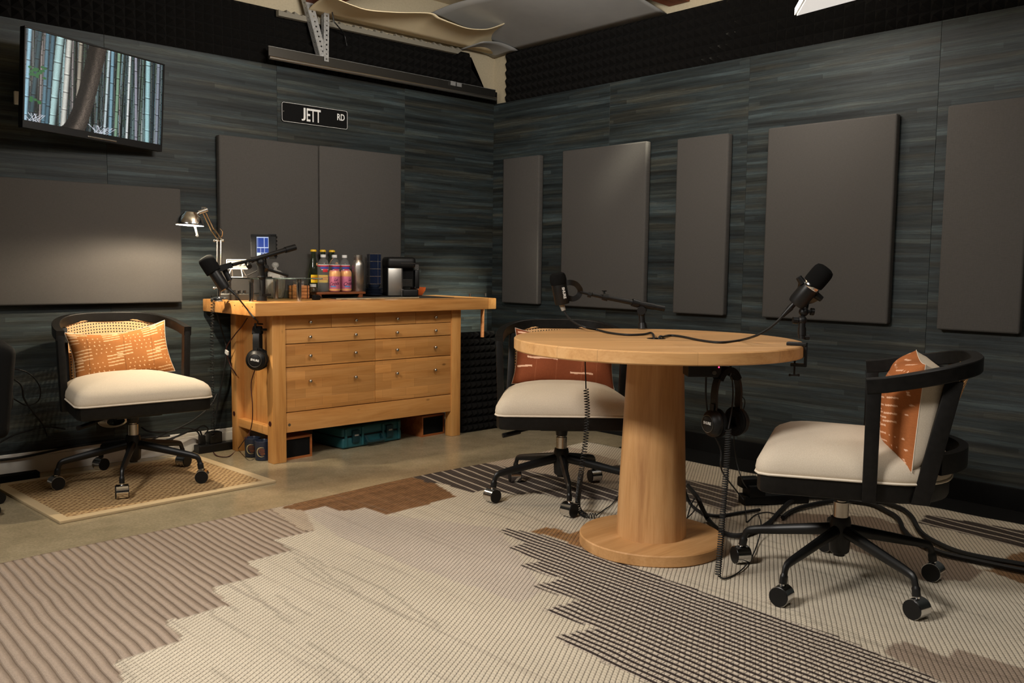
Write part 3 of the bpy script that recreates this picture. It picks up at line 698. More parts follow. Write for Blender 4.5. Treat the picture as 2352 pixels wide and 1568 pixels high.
# main dark striped band with a stepped end
region([(2.2788, 2.4546, 0.0000), (2.2306, 2.4516, 0.0000), (2.2069, 2.3029, 0.0000), (2.2073, 2.2756, 0.0000), (2.1194, 2.2724, 0.0000), (2.1047, 2.0995, 0.0000), (2.0199, 2.1147, 0.0000), (2.0331, 1.9270, 0.0000), (1.9165, 1.9511, 0.0000), (1.9384, 1.7627, 0.0000), (1.7993, 1.7900, 0.0000), (1.8236, 1.5936, 0.0000), (1.6889, 1.6347, 0.0000), (1.6723, 1.3130, 0.0000), (1.6414, 1.0092, 0.0000), (2.0804, 0.4581, 0.0000), (2.2272, 0.8216, 0.0000), (2.2623, 0.9598, 0.0000), (2.2879, 1.1190, 0.0000), (2.2814, 1.3413, 0.0000), (2.2943, 1.6838, 0.0000), (2.3122, 1.9196, 0.0000), (2.3181, 2.0623, 0.0000), (2.3233, 2.2368, 0.0000), (2.3015, 2.3616, 0.0000)], lin(190, 178, 162), 0)
# taupe grid under the right chair
region([(3.1685, 1.8711, 0.0000), (3.3419, 1.8227, 0.0000), (3.5378, 1.5797, 0.0000), (3.4974, 1.4618, 0.0000), (3.4342, 1.4023, 0.0000), (3.3289, 1.2540, 0.0000), (3.1729, 1.0450, 0.0000), (3.0297, 1.0328, 0.0000), (2.9194, 1.1447, 0.0000), (3.0115, 1.2895, 0.0000), (3.0703, 1.5176, 0.0000), (3.1397, 1.7228, 0.0000)], lin(146, 129, 113))
region([(3.7398, 1.4487, 0.0000), (3.8172, 1.0068, 0.0000), (3.5235, 0.9249, 0.0000), (3.5566, 1.0308, 0.0000), (3.5906, 1.4370, 0.0000)], lin(70, 62, 58), 1)
region([(3.4302, 1.0432, 0.0000), (3.6646, 0.9642, 0.0000), (3.1148, 0.8108, 0.0000), (3.1866, 1.0331, 0.0000)], lin(126, 98, 72))
region([(2.2806, 0.9784, 0.0000), (2.3452, 0.9860, 0.0000), (2.3964, 0.9667, 0.0000), (2.3816, 0.8545, 0.0000), (2.4456, 0.8541, 0.0000), (2.4705, 0.6311, 0.0000), (2.2715, 0.5756, 0.0000), (2.2272, 0.8216, 0.0000)], lin(150, 134, 119))
rs = np.random.RandomState(5)
rust = (col[..., 0] > col[..., 2] * 2.4)
rowv = rs.rand(GY, 1, 1).repeat(GX, 1); colv = rs.rand(1, GX, 1).repeat(GY, 0)
col = np.where(rust[..., None], col * (0.62 + 0.35 * rowv + 0.25 * colv + 0.3 * rs.rand(GY, GX, 1)), col)
for i_ in range(44):        # loose dark yarns running along the rug
    ix = rs.randint(30, GX - 30); iy = rs.randint(90, GY - 20); ln = rs.randint(14, 60)
    for q_ in range(ln):
        a_, b__ = iy - q_, ix + int(round(-0.08 * q_ + 1.2 * math.sin(q_ * 0.11 + i_)))
        if 0 <= a_ < GY and 0 <= b__ < GX and mask[a_, b__].max() < 0.5 and not rust[a_, b__]: col[a_, b__] *= 0.80
col *= (1 + 0.06 * (rs.rand(GY, GX, 1) - 0.5)) * (1 + 0.05 * np.sin(gx * 9)[..., None] * np.sin(gy * 5 + gx * 3)[..., None])
me = bpy.data.meshes.new('woven_rug')
zz_ = 0.009 + 0.0012 * np.sin(gx * 31 + 2 * np.sin(gy * 7)) * np.sin(gy * 17)
ey = np.clip((gy + 0.25) / 0.25, 0, 1) * 0.014 * np.sin(gx * 4.1 + 0.6)
vs = np.stack([gx, gy + ey, zz_], -1).reshape(-1, 3)
idx = np.arange(GX * GY).reshape(GY, GX)
fs = np.stack([idx[:-1, :-1], idx[:-1, 1:], idx[1:, 1:], idx[1:, :-1]], -1).reshape(-1, 4)
me.from_pydata(vs.tolist(), [], fs.tolist())
for nm, ar in (('paint', col), ('mask', mask)):
    a = me.color_attributes.new(nm, 'FLOAT_COLOR', 'POINT'); q4 = np.ones((GX * GY, 4), np.float32); q4[:, :3] = ar.reshape(-1, 3); a.data.foreach_set('color', q4.ravel())
b = NT('rug_weave')
at = b.n('ShaderNodeAttribute', attribute_name='paint'); am = b.n('ShaderNodeAttribute', attribute_name='mask')
ms = b.n('ShaderNodeSeparateXYZ'); b.l(am.outputs['Vector'], ms.inputs[0])
tc = b.n('ShaderNodeTexCoord'); sp = b.n('ShaderNodeSeparateXYZ'); b.l(tc.outputs['Object'], sp.inputs[0])
wv = b.noise(b.obj((2, 4, 1)), 1.0, 2)
X = b.math('ADD', sp.outputs[0], b.math('MULTIPLY', b.math('SUBTRACT', wv, 0.5), 0.016)); Y = sp.outputs[1]
u = b.math('SUBTRACT', X, b.math('MULTIPLY', Y, 0.09))
cx_ = b.math('DIVIDE', u, 0.0115); colm = b.math('FLOOR', cx_)
fx = b.math('ABSOLUTE', b.math('SUBTRACT', b.math('FRACT', cx_), 0.5))           # 0 centre .5 edge
cy_ = b.math('SUBTRACT', b.math('DIVIDE', Y, 0.0165), b.math('MULTIPLY', cx_, 0.40))
fy = b.math('ABSOLUTE', b.math('SUBTRACT', b.math('FRACT', cy_), 0.5))
dot = b.math('MULTIPLY', b.math('SUBTRACT', 1.0, b.math('MULTIPLY', b.math('GREATER_THAN', fx, 0.36), 0.75)), b.math('GREATER_THAN', fy, 0.385))
hmap = b.math('SUBTRACT', 1.0, b.math('ADD', b.math('MULTIPLY', b.math('POWER', b.math('MULTIPLY', fx, 2.0), 3.0), 0.35), b.math('MULTIPLY', b.math('POWER', b.math('MULTIPLY', fy, 2.0), 4.0), 0.6)))
fib = b.noise(b.obj((400, 120, 1)), 1.0, 3, 0.7)
c0 = b.mix(b.math('MULTIPLY', b.math('SUBTRACT', 1.0, ms.outputs[2]), b.math('MULTIPLY', dot, 0.55)), at.outputs[0], S(70, 60, 50))
streak = b.noise(b.obj((34, 0.9, 1), rot=(0, 0, 0.09)), 1.0, 3, 0.6)
c0 = b.mix(b.ramp(streak, [(0.58, g(0)), (0.78, g(0.5))]), c0, S(120, 108, 100))
# narrow dark stripes with pale beads
s1 = b.math('LESS_THAN', b.math('FRACT', b.math('DIVIDE', u, 0.0235)), 0.46)
bead = b.math('LESS_THAN', b.math('FRACT', b.math('ADD', b.math('DIVIDE', Y, 0.021), b.math('MULTIPLY', b.math('FLOOR', b.math('DIVIDE', u, 0.0235)), 0.29))), 0.16)
cF = b.mix(b.math('MULTIPLY', bead, 0.7), at.outputs[0], S(70, 60, 56)); cF = b.mix(s1, cF, S(62, 54, 52))
c1 = b.mix(ms.outputs[0], c0, cF)
# broad dark stripes with thin pale lines
s2 = b.math('LESS_THAN', b.math('FRACT', b.math('DIVIDE', b.math('SUBTRACT', X, b.math('MULTIPLY', Y, 0.2)), 0.062)), 0.20)
c2 = b.mix(b.math('MULTIPLY', ms.outputs[1], s2), c1, S(178, 166, 150))
# thick ribs
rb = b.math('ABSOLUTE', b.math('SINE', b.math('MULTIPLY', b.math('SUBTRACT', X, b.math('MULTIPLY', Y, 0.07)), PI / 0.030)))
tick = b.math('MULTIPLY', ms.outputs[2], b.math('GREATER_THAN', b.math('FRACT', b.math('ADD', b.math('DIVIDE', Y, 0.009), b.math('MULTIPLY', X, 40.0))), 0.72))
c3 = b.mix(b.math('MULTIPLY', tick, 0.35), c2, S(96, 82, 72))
c3 = b.mix(b.math('MULTIPLY', ms.outputs[2], b.math('MULTIPLY', b.math('LESS_THAN', rb, 0.35), 0.45)), c3, S(104, 88, 76))  # shade in the grooves between ribs, painted into the colour
c3 = b.mix(0.5, c3, b.mix(1.0, c3, b.ramp(fib, [(0.3, g(0.7)), (0.7, g(1.25))]), 'MULTIPLY'))
b.base(c3); b.p.inputs['Roughness'].default_value = 1.0; b.p.inputs['Specular IOR Level'].default_value = 0.05
hh = b.math('ADD', b.math('MULTIPLY', hmap, b.math('SUBTRACT', 1.0, ms.outputs[2])), b.math('MULTIPLY', b.math('MULTIPLY', rb, 3.0), ms.outputs[2]))
b.bump(b.math('ADD', hh, b.math('MULTIPLY', fib, 0.25)), 0.8, 0.004)
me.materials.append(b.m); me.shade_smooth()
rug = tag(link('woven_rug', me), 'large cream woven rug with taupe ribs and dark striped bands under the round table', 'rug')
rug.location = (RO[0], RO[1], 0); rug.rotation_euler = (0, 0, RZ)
k = rug.modifiers.new('thickness', 'SOLIDIFY'); k.thickness = 0.008; k.offset = -1
ZR = 0.0095
# jute mat
t = thing('jute_mat', 'small tan jute mat with a pale cloth border under the left chair', 'mat', (1.465, 4.075, 0.0), R_(3.6))
mw, md = 0.955, 0.80
MB().b2((-mw / 2 + 0.04, -md / 2 + 0.04, 0), (mw / 2 - 0.04, md / 2 - 0.04, 0.010)).obj('woven_field', M['jute'], t, False)
bd = MB()
for lo, hi in (((-mw / 2, -md / 2), (mw / 2, -md / 2 + 0.045)), ((-mw / 2, md / 2 - 0.045), (mw / 2, md / 2)), ((-mw / 2, -md / 2 + 0.04), (-mw / 2 + 0.045, md / 2 - 0.04)), ((mw / 2 - 0.045, -md / 2 + 0.04), (mw / 2, md / 2 - 0.04))):
    bd.b2((lo[0], lo[1], 0.0), (hi[0], hi[1], 0.012), 0.003)
bd.obj('cloth_border', M['mat_border'], t, False)

# ================================================================== CHAIRS
def seat_outline(n=64, k=1.0):
    """plan of the seat: square front, rounded back"""
    pts = []; hw = 0.292; yf = 0.245; yb = -0.31; r = 0.04; rb_ = 0.235
    def arc(cx, cy, rx, ry, a0, a1, m):
        for i in range(m): a = R_(a0 + (a1 - a0) * i / (m - 1)); pts.append((cx + rx * math.cos(a), cy + ry * math.sin(a)))
    arc(hw - r, yf - r, r, r, 0, 90, 6); arc(-hw + r, yf - r, r, r, 90, 180, 6)
    arc(-hw + rb_, yb + 0.17, rb_, 0.17, 180, 270, 10); arc(hw - rb_, yb + 0.17, rb_, 0.17, 270, 360, 10)
    P = [Vector((x_ * (1 - 0.12 * min(1, max(0, (yf - y_) / 0.42)) ** 1.3), y_, 0)) for x_, y_ in pts]; P.append(P[0]); L = [0]
    for a, c in zip(P[:-1], P[1:]): L.append(L[-1] + (c - a).length)
    out = []; j = 0
    for i in range(n):
        s_ = L[-1] * i / n
        while L[j + 1] < s_: j += 1
        out.append(P[j].lerp(P[j + 1], (s_ - L[j]) / max(1e-9, L[j + 1] - L[j])))
    return out
def ring_stack(rings):
    m = MB(); bm = m.bm; V = [[bm.verts.new(p) for p in r] for r in rings]; n = len(V[0])
    for A, B in zip(V[:-1], V[1:]):
        for k_ in range(n): bm.faces.new((A[k_], A[(k_ + 1) % n], B[(k_ + 1) % n], B[k_]))
    bm.faces.new(V[0][::-1]); bm.faces.new(V[-1]); return m
SO = seat_outline()
def so_ring(sc_, z, crown=0.0): return [Vector((p.x * sc_, (p.y + 0.03) * sc_ - 0.03, z + crown)) for p in SO]
ME = {}
ME['seat'] = ring_stack([so_ring(*q_) for q_ in ((0.97, 0.393), (1.0, 0.397), (1.007, 0.412), (0.995, 0.432), (0.962, 0.449), (0.905, 0.463), (0.80, 0.478), (0.66, 0.489), (0.48, 0.498), (0.25, 0.504), (0.05, 0.506))]).mesh('seat', M['seat'], True, 80)
ME['piping'] = MB().tube([Vector((p.x * 1.004, (p.y + 0.03) * 1.004 - 0.03, 0.397)) for p in SO], 0.0040, 6, True).mesh('piping', M['piping'])
ME['seat_frame'] = ring_stack([so_ring(0.95, 0.336), so_ring(0.972, 0.339), so_ring(0.985, 0.348), so_ring(0.985, 0.394)]).mesh('seat_frame', M['black_wood'])
rail = []
for i in range(41):
    a = PI * i / 40; c, s_ = math.cos(a), math.sin(a)
    rail.append(Vector((0.280 * math.copysign(abs(c) ** 0.62, c), -0.075 - 0.287 * abs(s_) ** 0.85, 0.680 + 0.062 * abs(s_) ** 0.9)))
rail = [Vector((0.280, -0.058, 0.680))] + rail[1:-1] + [Vector((-0.280, -0.058, 0.680))]
sec = [(-0.015, -0.022), (0.015, -0.022), (0.017, -0.019), (0.017, 0.019), (0.015, 0.022), (-0.015, 0.022), (-0.017, 0.019), (-0.017, -0.019)]
ME['top_rail'] = MB().sweep(rail, sec, (0, 0, 1)).mesh('top_rail', M['black_wood'], True, 30)
def bar(a, c, w, d, w2=None, d2=None, bev=0.004):
    """tapered four-sided post from a to c, w across x, d across y"""
    m = MB(); bm = m.bm; a = Vector(a); c = Vector(c); V = []
    for p, ww, dd in ((a, w, d), (c, w2 or w, d2 or d)):
        V.append([bm.verts.new(p + Vector((x_ * ww / 2, y_ * dd / 2, 0))) for x_, y_ in ((-1, -1), (1, -1), (1, 1), (-1, 1))])
    for k_ in range(4): bm.faces.new((V[0][k_], V[0][(k_ + 1) % 4], V[1][(k_ + 1) % 4], V[1][k_]))
    bm.faces.new(V[0][::-1]); bm.faces.new(V[1])
    bmesh.ops.bevel(bm, geom=[e for e in bm.edges], offset=bev, segments=2, profile=0.6, affect='EDGES'); return m
for sgn, nm in ((1, 'pr'), (-1, 'pl')):
    ME['front_' + nm] = bar((sgn * 0.268, -0.078, 0.338), (sgn * 0.280, -0.078, 0.70), 0.030, 0.040).mesh('arm_post', M['black_wood'])
    ME['rear_' + nm] = bar((sgn * 0.232, -0.215, 0.338), (sgn * 0.218, -0.290, 0.70), 0.034, 0.050, 0.030, 0.046).mesh('back_post', M['black_wood'])
def back_pt(u, z, off=0.0):
    f = (z - 0.338) / 0.377; hw = 0.232 - 0.014 * f
    return Vector((u * (hw - 0.012), -0.215 - 0.12 * f - 0.035 * (1 - u * u) - off, z))
cm_ = MB(); bm = cm_.bm; NU, NVc = 32, 21; z0c = 0.445
def ztop(u): return 0.706 + 0.026 * (1 - u * u)
def cpt(u, v): return back_pt(u, z0c + (ztop(u) - z0c) * v, -0.020)
cache = {}
def cv(i, j):
    if (i, j) not in cache: cache[(i, j)] = bm.verts.new(cpt(-1 + 2 * i / (2 * NU), j / (2 * NVc)))
    return cache[(i, j)]
for i in range(NU):
    for j in range(NVc):
        sft = 0.0
        O = [cv(2 * i + a, 2 * j + c) for a, c in ((0, 0), (1, 0), (2, 0), (2, 1), (2, 2), (1, 2), (0, 2), (0, 1))]
        I = []
        for a in range(8):
            an = R_(225 + 45 * a); I.append(bm.verts.new(cpt(-1 + (2 * i + 1 + 0.52 * math.cos(an) * 1.0) / NU, (2 * j + 1 + 0.52 * math.sin(an)) / (2 * NVc))))
        for a in range(8): bm.faces.new((O[a], O[(a + 1) % 8], I[(a + 1) % 8], I[a]))
ME['cane'] = cm_.mesh('cane_panel', M['cane'], False)
fr_ = [cpt(-1 + 2 * i / 24, 1.0) for i in range(25)] + [cpt(1, 1 - i / 10) for i in range(1, 11)] + [cpt(1 - 2 * i / 24, 0) for i in range(1, 25)] + [cpt(-1, i / 10) for i in range(1, 10)]
ME['cane_rim'] = MB().tube(fr_, 0.0055, 6, True).mesh('cane_rim', M['cane'])
ME['back_rail'] = MB().sweep([back_pt(u_, 0.455, 0.006 + 0.05 * (1 - u_ * u_)) for u_ in np.linspace(-1, 1, 17)], [(-0.013, -0.03), (0.013, -0.03), (0.013, 0.03), (-0.013, 0.03)], (0, 0, 1)).mesh('back_rail', M['black_wood'])
ME['seat_plate'] = MB().b2((-0.10, -0.11, 0.310), (0.10, 0.11, 0.335), 0.006).cyl((0, 0, 0.272), (0, 0, 0.312), 0.024, 0.03).mesh('tilt_mechanism', M['black_metal'])
ME['lever'] = MB().tube(spline([(0.08, 0.03, 0.318), (0.15, 0.06, 0.308), (0.20, 0.08, 0.298)]), 0.005, 8).tube([(0.185, 0.075, 0.301), (0.26, 0.105, 0.288)], 0.010, 10).mesh('height_lever', M['black'])
ME['gas'] = MB().cyl((0, 0, 0.20), (0, 0, 0.265), 0.024, n=24).cyl((0, 0, 0.26), (0, 0, 0.285), 0.016, n=20).mesh('gas_cylinder', M['nickel'])
ME['hub'] = MB().lathe([(0.0, 0.098), (0.026, 0.098), (0.031, 0.104), (0.034, 0.15), (0.033, 0.20), (0.030, 0.215), (0.0, 0.215)], 24).cyl((0, 0, 0.088), (0, 0, 0.1), 0.018).mesh('hub', M['black_metal'])
LP = spline([(0.015, 0, 0.174), (0.12, 0, 0.155), (0.22, 0, 0.136), (0.282, 0, 0.124), (0.303, 0, 0.115), (0.313, 0, 0.092), (0.318, 0, 0.064)], 6)
ME['leg'] = MB().sweep(LP, [(0.0135 * math.cos(2 * PI * k_ / 10), 0.0165 * math.sin(2 * PI * k_ / 10)) for k_ in range(10)], None, False, True, [1.25 - 0.6 * min(1, i / (len(LP) * 0.72)) + (0.18 if i > len(LP) * 0.82 else 0) for i in range(len(LP))]).mesh('leg', M['black_metal'])
ME['hood'] = MB().cyl((0, -0.0235, 0.030), (0, 0.0235, 0.030), 0.0305, n=28).cyl((0.0, 0, 0.055), (0.0, 0, 0.072), 0.007).mesh('chrome_hood', M['chrome'])
ME['wheel'] = MB().lathe([(0.0, -0.002), (0.026, -0.002), (0.0285, -0.001), (0.0290, 0.002), (0.0, 0.002)], 24, Matrix.Translation((0, 0.0245, 0.0295)) @ Matrix.Rotation(-PI / 2, 4, 'X')).mesh('wheel', M['black'])
def chair(label, x_, y_, facing, base, castang):
    t = thing('swivel_chair', label, 'chair', (x_, y_, ZR), R_(facing - 90), 'cane-backed swivel chairs')
    st = link('seat', ME['seat'], t); link('piping', ME['piping'], st)
    for nm, k_ in (('seat_frame', 'seat_frame'), ('top_rail', 'top_rail'), ('arm_post', 'front_pr'), ('arm_post', 'front_pl'), ('back_post', 'rear_pr'), ('back_post', 'rear_pl'), ('back_rail', 'back_rail'), ('tilt_mechanism', 'seat_plate'), ('height_lever', 'lever'), ('gas_cylinder', 'gas'), ('hub', 'hub')): link(nm, ME[k_], t)
    cp = link('cane_panel', ME['cane'], t); cp['label'] = 'woven cane back panel'; link('cane_rim', ME['cane_rim'], cp)
    for k_ in range(5):
        a = R_(base + 72 * k_ - (facing - 90)); l_ = link('leg', ME['leg'], t); l_.rotation_euler = (0, 0, a)
        c_ = bpy.data.objects.new('caster', ME['hood']); COL.objects.link(c_); c_.parent = t; c_.location = (0.322 * math.cos(a), 0.322 * math.sin(a), 0); c_.rotation_euler = (0, 0, R_(castang[k_] - (facing - 90)))
        link('wheel', ME['wheel'], c_); link('wheel', ME['wheel'], c_).rotation_euler = (0, 0, PI)
    return t
ch_l = chair('black-framed cane swivel chair on the jute mat holding the orange dotted pillow', 1.472, 4.13, -93.5, 25.6, (25, 20, 5, 75, -30))
ch_m = chair('black-framed cane swivel chair behind the round table holding the rust pillow', 2.785, 2.655, 227.5, 14, (70, 60, 0, 5, 20))
ch_r = chair('black-framed cane swivel chair seen from the side at the right of the round table', 2.70, 1.32, 115.3, 33, (80, 60, 95, 78, 92))

# ------------------------------------------------------------------ pillows
def pillow_paint(kind, nu, nv, w, h):
    rs = np.random.RandomState({'left': 1, 'mid': 2, 'right': 3}[kind])
    x_ = np.linspace(-w / 2, w / 2, nu)[None, :].repeat(nv, 0); z_ = np.linspace(-h / 2, h / 2, nv)[:, None].repeat(nu, 1)
    base = {'left': lin(176, 114, 64), 'mid': lin(130, 70, 44), 'right': lin(166, 100, 58)}[kind]; ink = lin(236, 196, 150) if kind == 'left' else lin(232, 188, 158)
    im = np.zeros((nv, nu, 3)); im[:] = base
    im *= (1 + 0.16 * (rs.rand(nv, nu, 1) - 0.5)); im *= (1 + 0.10 * np.sin(x_ * 23 + 1) * np.sin(z_ * 31))[..., None]
    def dash(cx, cz, L, th=0.0035, tilt=0.0):
        m = (abs(x_ - cx) < L / 2) & (abs(z_ - cz - tilt * (x_ - cx) - 0.003 * np.sin((x_ - cx) * 40)) < th / 2 + 0.0005); im[m] = ink
    def dot(cx, cz, r=0.0028): m = (x_ - cx) ** 2 + (z_ - cz) ** 2 < r * r; im[m] = ink
    if kind == 'mid':
        for xx in (-0.13, -0.035, 0.08, 0.15): m = abs(x_ - xx - 0.004 * np.sin(z_ * 20)) < 0.0016; im[m] = im[m] * 0.6 + lin(190, 120, 84) * 0.3
        for a in ((-0.19, -0.05, 0.075), (-0.20, 0.112, 0.05), (-0.107, -0.010, 0.145), (0.078, -0.072, 0.105), (-0.05, 0.10, 0.08), (0.17, 0.05, 0.08)): dash(a[0], a[1], a[2], 0.007, -0.06)
    else:
        bw, bh = (w / 5, h / 4.0) if kind == 'left' else (w / 5.5, h / 3.2)
        for bi in range(-3, 4):
            for bj in range(-3, 4):
                cx, cz = (bi + 0.5 * (bj % 2)) * bw, (bj + (0.33 if bi % 2 else 0)) * bh
                if (bi + bj) % 2 == 0:
                    for q_ in (-0.30, -0.06, 0.18, 0.42)[:4]: dash(cx, cz + q_ * bh, bw * 0.82, 0.0036, 0.02 * bi)
                else:
                    for a in (-0.38, -0.14, 0.10, 0.34):
                        for c in (-0.30, 0.0, 0.30): dot(cx + a * bw + (0.06 * bw if c == 0 else 0), cz + c * bh)
        if kind == 'left':
            for xx in (-0.16, 0.0, 0.13): m = (abs(x_ - xx - 0.006 * np.sin(z_ * 16)) < 0.0013); im[m] *= 0.62
    return im
def pillow(label, ch_, kind, w, h, th, loc, rx, ry=0.0, rz=0.0, sag=0.0):
    t = bpy.data.objects.new('throw_pillow', None); COL.objects.link(t)
    tag(t, label, 'pillow', 'mud-cloth throw pillows')
    cmw = Matrix.Translation(ch_.location) @ ch_.rotation_euler.to_matrix().to_4x4()
    mwp = cmw @ Matrix.Translation(loc) @ Euler((R_(rx), R_(ry), R_(rz)), 'XYZ').to_matrix().to_4x4()
    t.location = mwp.to_translation(); t.rotation_euler = mwp.to_euler()
    def f(sgn, flip=1):
        def q_(u, v):
            u = 2 * u - 1; v = 2 * v - 1
            x_ = w / 2 * u * (1 - 0.07 * (1 - v * v) * u * u); z_ = h / 2 * v * (1 - 0.08 * (1 - u * u) * v * v) - sag * (1 - u * u) * max(0, v) ** 1.5
            return (flip * x_, sgn * th / 2 * max(0.0, (1 - u ** 4) * (1 - v ** 4)) ** 0.6 * (1 + 0.05 * math.sin(7 * u + 3 * v)), z_)
        return q_
    nu, nv2 = 260, int(260 * h / w)
    fr = link('front_cover', grid_mesh('front_cover', nu, nv2, f(1), pillow_paint(kind, nu, nv2, w, h)[:, ::-1].copy(), M['pillow']), t)
    fr['label'] = 'printed front of the pillow'
    bk = link('back_cover', grid_mesh('back_cover', 40, 30, f(-1, -1), None, M['seat']), t); bk['label'] = 'plain cream back of the pillow'
    rim = [f(0)(u_, v_) for u_, v_ in [(i / 30, 0) for i in range(30)] + [(1, i / 20) for i in range(20)] + [(1 - i / 30, 1) for i in range(30)] + [(0, 1 - i / 20) for i in range(20)]]
    MB().tube(rim, 0.0026 if kind == 'left' else 0.0012, 5, True).obj('seam_piping', M['piping'], t)
    return t
pillow('orange pillow with pale dots and dashes on the chair on the jute mat', ch_l, 'left', 0.455, 0.255, 0.12, (-0.012, -0.195, 0.580), 15, 5.5, 0, 0.025)
pillow('rust pillow with a few pale dashes behind the round table', ch_m, 'mid', 0.47, 0.26, 0.12, (-0.02, -0.20, 0.590), 15, -3, 0, 0.02)
pillow('orange and cream pillow leaning in the side-on chair right of the table', ch_r, 'right', 0.50, 0.315, 0.185, (0.0, -0.20, 0.590), 4, 0, 0, 0.0)

# ================================================================== ROUND TABLE
TC = Vector((2.545, 1.965, ZR)); TR = 0.512; TT = 0.767
t = thing('round_table', 'round oak pedestal table with microphones clamped to its top', 'table', TC)
zt = TT - ZR; th = 0.042
MB().lathe([(0.030, zt - th), (TR - 0.004, zt - th), (TR, zt - th + 0.004), (TR, zt - 0.004), (TR - 0.004, zt), (0.030, zt)], 96, closed=True).obj('tabletop', M['oak_top'], t, True, 30).rotation_euler = (0, 0, R_(-38))
MB().lathe([(0.030, zt - th - 0.001), (0.030, zt + 0.0005), (0.033, zt + 0.0012), (0.034, zt + 0.0002), (0.034, zt - 0.001), (0.031, zt - th - 0.001)], 32, closed=True).obj('grommet', M['black'], t)
MB().lathe([(0.0, 0.04), (0.128, 0.04), (0.100, zt - th), (0.0, zt - th)], 64).obj('pedestal', M['oak_v'], t, True, 30)
MB().lathe([(0.0, 0.0), (0.258, 0.0), (0.262, 0.004), (0.262, 0.037), (0.258, 0.041), (0.0, 0.041)], 80).obj('base_disc', M['oak_base'], t, True, 30)
def part(mb, name, m, t, smooth=True, ang=38):
    """mesh built in world coordinates, hung under the un-rotated thing t"""
    return mb.xf(Matrix.Translation(-t.location)).obj(name, m, t, smooth, ang)
def zto(a, c):
    """matrix taking +z at the origin to the axis a->c"""
    a = Vector(a); c = Vector(c); return Matrix.Translation(a) @ (c - a).to_track_quat('Z', 'Y').to_matrix().to_4x4()

# ================================================================== WORKBENCH
t = thing('workbench', 'honey-coloured wooden workbench with drawers against the papered wall', 'workbench', (2.8, 4.3, 0))
T_ = t.location
def bpart(name, lo, hi, m, bev=0.003, parent=None, org=None):
    """piece with its own origin at its centre so every board has its own grain"""
    c = [(a + d) / 2 for a, d in zip(lo, hi)]
    o = MB().box((0, 0, 0), [abs(d - a) for a, d in zip(lo, hi)], None, bev).obj(name, m, parent or t, True, 30)
    o.location = Vector(c) - (org if org is not None else T_); return o
ZB = ZT - 0.066
bpart('worktop', (2.02, 4.0, ZB), (3.535, 4.60, ZT), M['birch'], 0.005)
bpart('end_block', (3.538, 4.0, ZB), (3.60, 4.60, ZT), M['birch_y'], 0.005)
for x0, x1 in ((2.14, 2.215), (3.303, 3.372)):
    for y0, y1 in ((4.06, 4.12), (4.465, 4.525)): bpart('leg', (x0, y0, 0), (x1, y1, ZB), M['birch_v'], 0.004)
bpart('apron', (2.215, 4.066, 0.152), (3.303, 4.092, 0.254), M['birch'])
bpart('back_apron', (2.215, 4.50, 0.152), (3.303, 4.522, 0.254), M['birch'])
for x0 in (2.148, 3.308): bpart('side_stretcher', (x0, 4.12, 0.138), (x0 + 0.06, 4.465, 0.182), M['birch_y'])
bpart('side_panel', (2.188, 4.12, 0.182), (2.200, 4.33, ZB), M['birch_v'], 0.001); bpart('side_panel', (2.184, 4.332, 0.182), (2.200, 4.465, ZB), M['birch_v'], 0.001)
bpart('side_panel', (3.312, 4.12, 0.182), (3.325, 4.465, ZB), M['birch_v'], 0.001)
bpart('back_panel', (2.215, 4.49, 0.254), (3.303, 4.50, ZB), M['birch'], 0.001)
bpart('cabinet_floor', (2.2, 4.10, 0.245), (3.31, 4.49, 0.256), M['birch'], 0.001)
def knob(x_, z_, d): 
    o = ME_knob; k_ = link('knob', o, d); k_.location = Vector((x_, 4.0685, z_)) - (T_ + d.location); return k_
ME_knob = MB().cyl((0, 0, 0), (0, -0.012, 0), 0.0045, n=10).ball((0, -0.017, 0), 0.0095, 14, 8, (1, 0.75, 1)).mesh('knob', M['nickel'])
rows = [(0.6865, 0.7575, [(2.2175, 2.487, (2.355,)), (2.4895, 2.763, (2.633,)), (2.7655, 3.042, (2.906,)), (3.0445, 3.301, (3.178,))], 0.719, 'birch'),
        (0.611, 0.6835, [(2.2175, 2.763, (2.353, 2.631)), (2.7655, 3.301, (2.904, 3.178))], 0.642, 'birch'),
        (0.491, 0.607, [(2.2175, 2.763, (2.354, 2.630)), (2.7655, 3.301, (2.904, 3.177))], 0.544, 'birch_blocks'),
        (0.258, 0.487, [(2.2175, 2.763, (2.353, 2.630)), (2.7655, 3.301, (2.904, 3.177))], 0.411, 'birch_blocks')]
for z0, z1, cells, kz, mm_ in rows:
    for x0, x1, ks in cells:
        d = bpart('drawer', (x0, 4.0685, z0), (x1, 4.45, z1), M[mm_], 0.0015)
        for kx in ks: knob(kx, kz, d)
for p in ((2.1385, 4.09, 0.205), (2.1385, 4.495, 0.205)): part(MB().cyl((p[0] + 0.004, p[1], p[2]), (p[0] - 0.0008, p[1], p[2]), 0.013, n=18), 'bolt_recess', M['cord_brown'], t)
part(MB().cyl((2.235, 4.0655, 0.192), (2.235, 4.07, 0.192), 0.008, n=12), 'bolt', M['nickel'], t)
for yy in (4.03, 4.13, 4.22): part(MB().cyl((2.0185, yy, ZT - 0.02), (2.021, yy, ZT - 0.02), 0.003, n=8), 'nail', M['black'], t)
q = (3.5939, 4.1000, 0.6919)
part(MB().cyl((q[0], 4.12, ZB), (q[0], 4.12, 0.58), 0.011, n=14), 'vise_screw', M['slat'], t)
for px_ in ((3.6024, 4.3000, 0.8249)[0], (3.7309, 4.2500, 0.8247)[0]): part(MB().cyl((px_, 4.25, ZT), (px_, 4.25, ZT + 0.02), 0.007, n=12), 'bench_dog', M['dark_metal'], t)

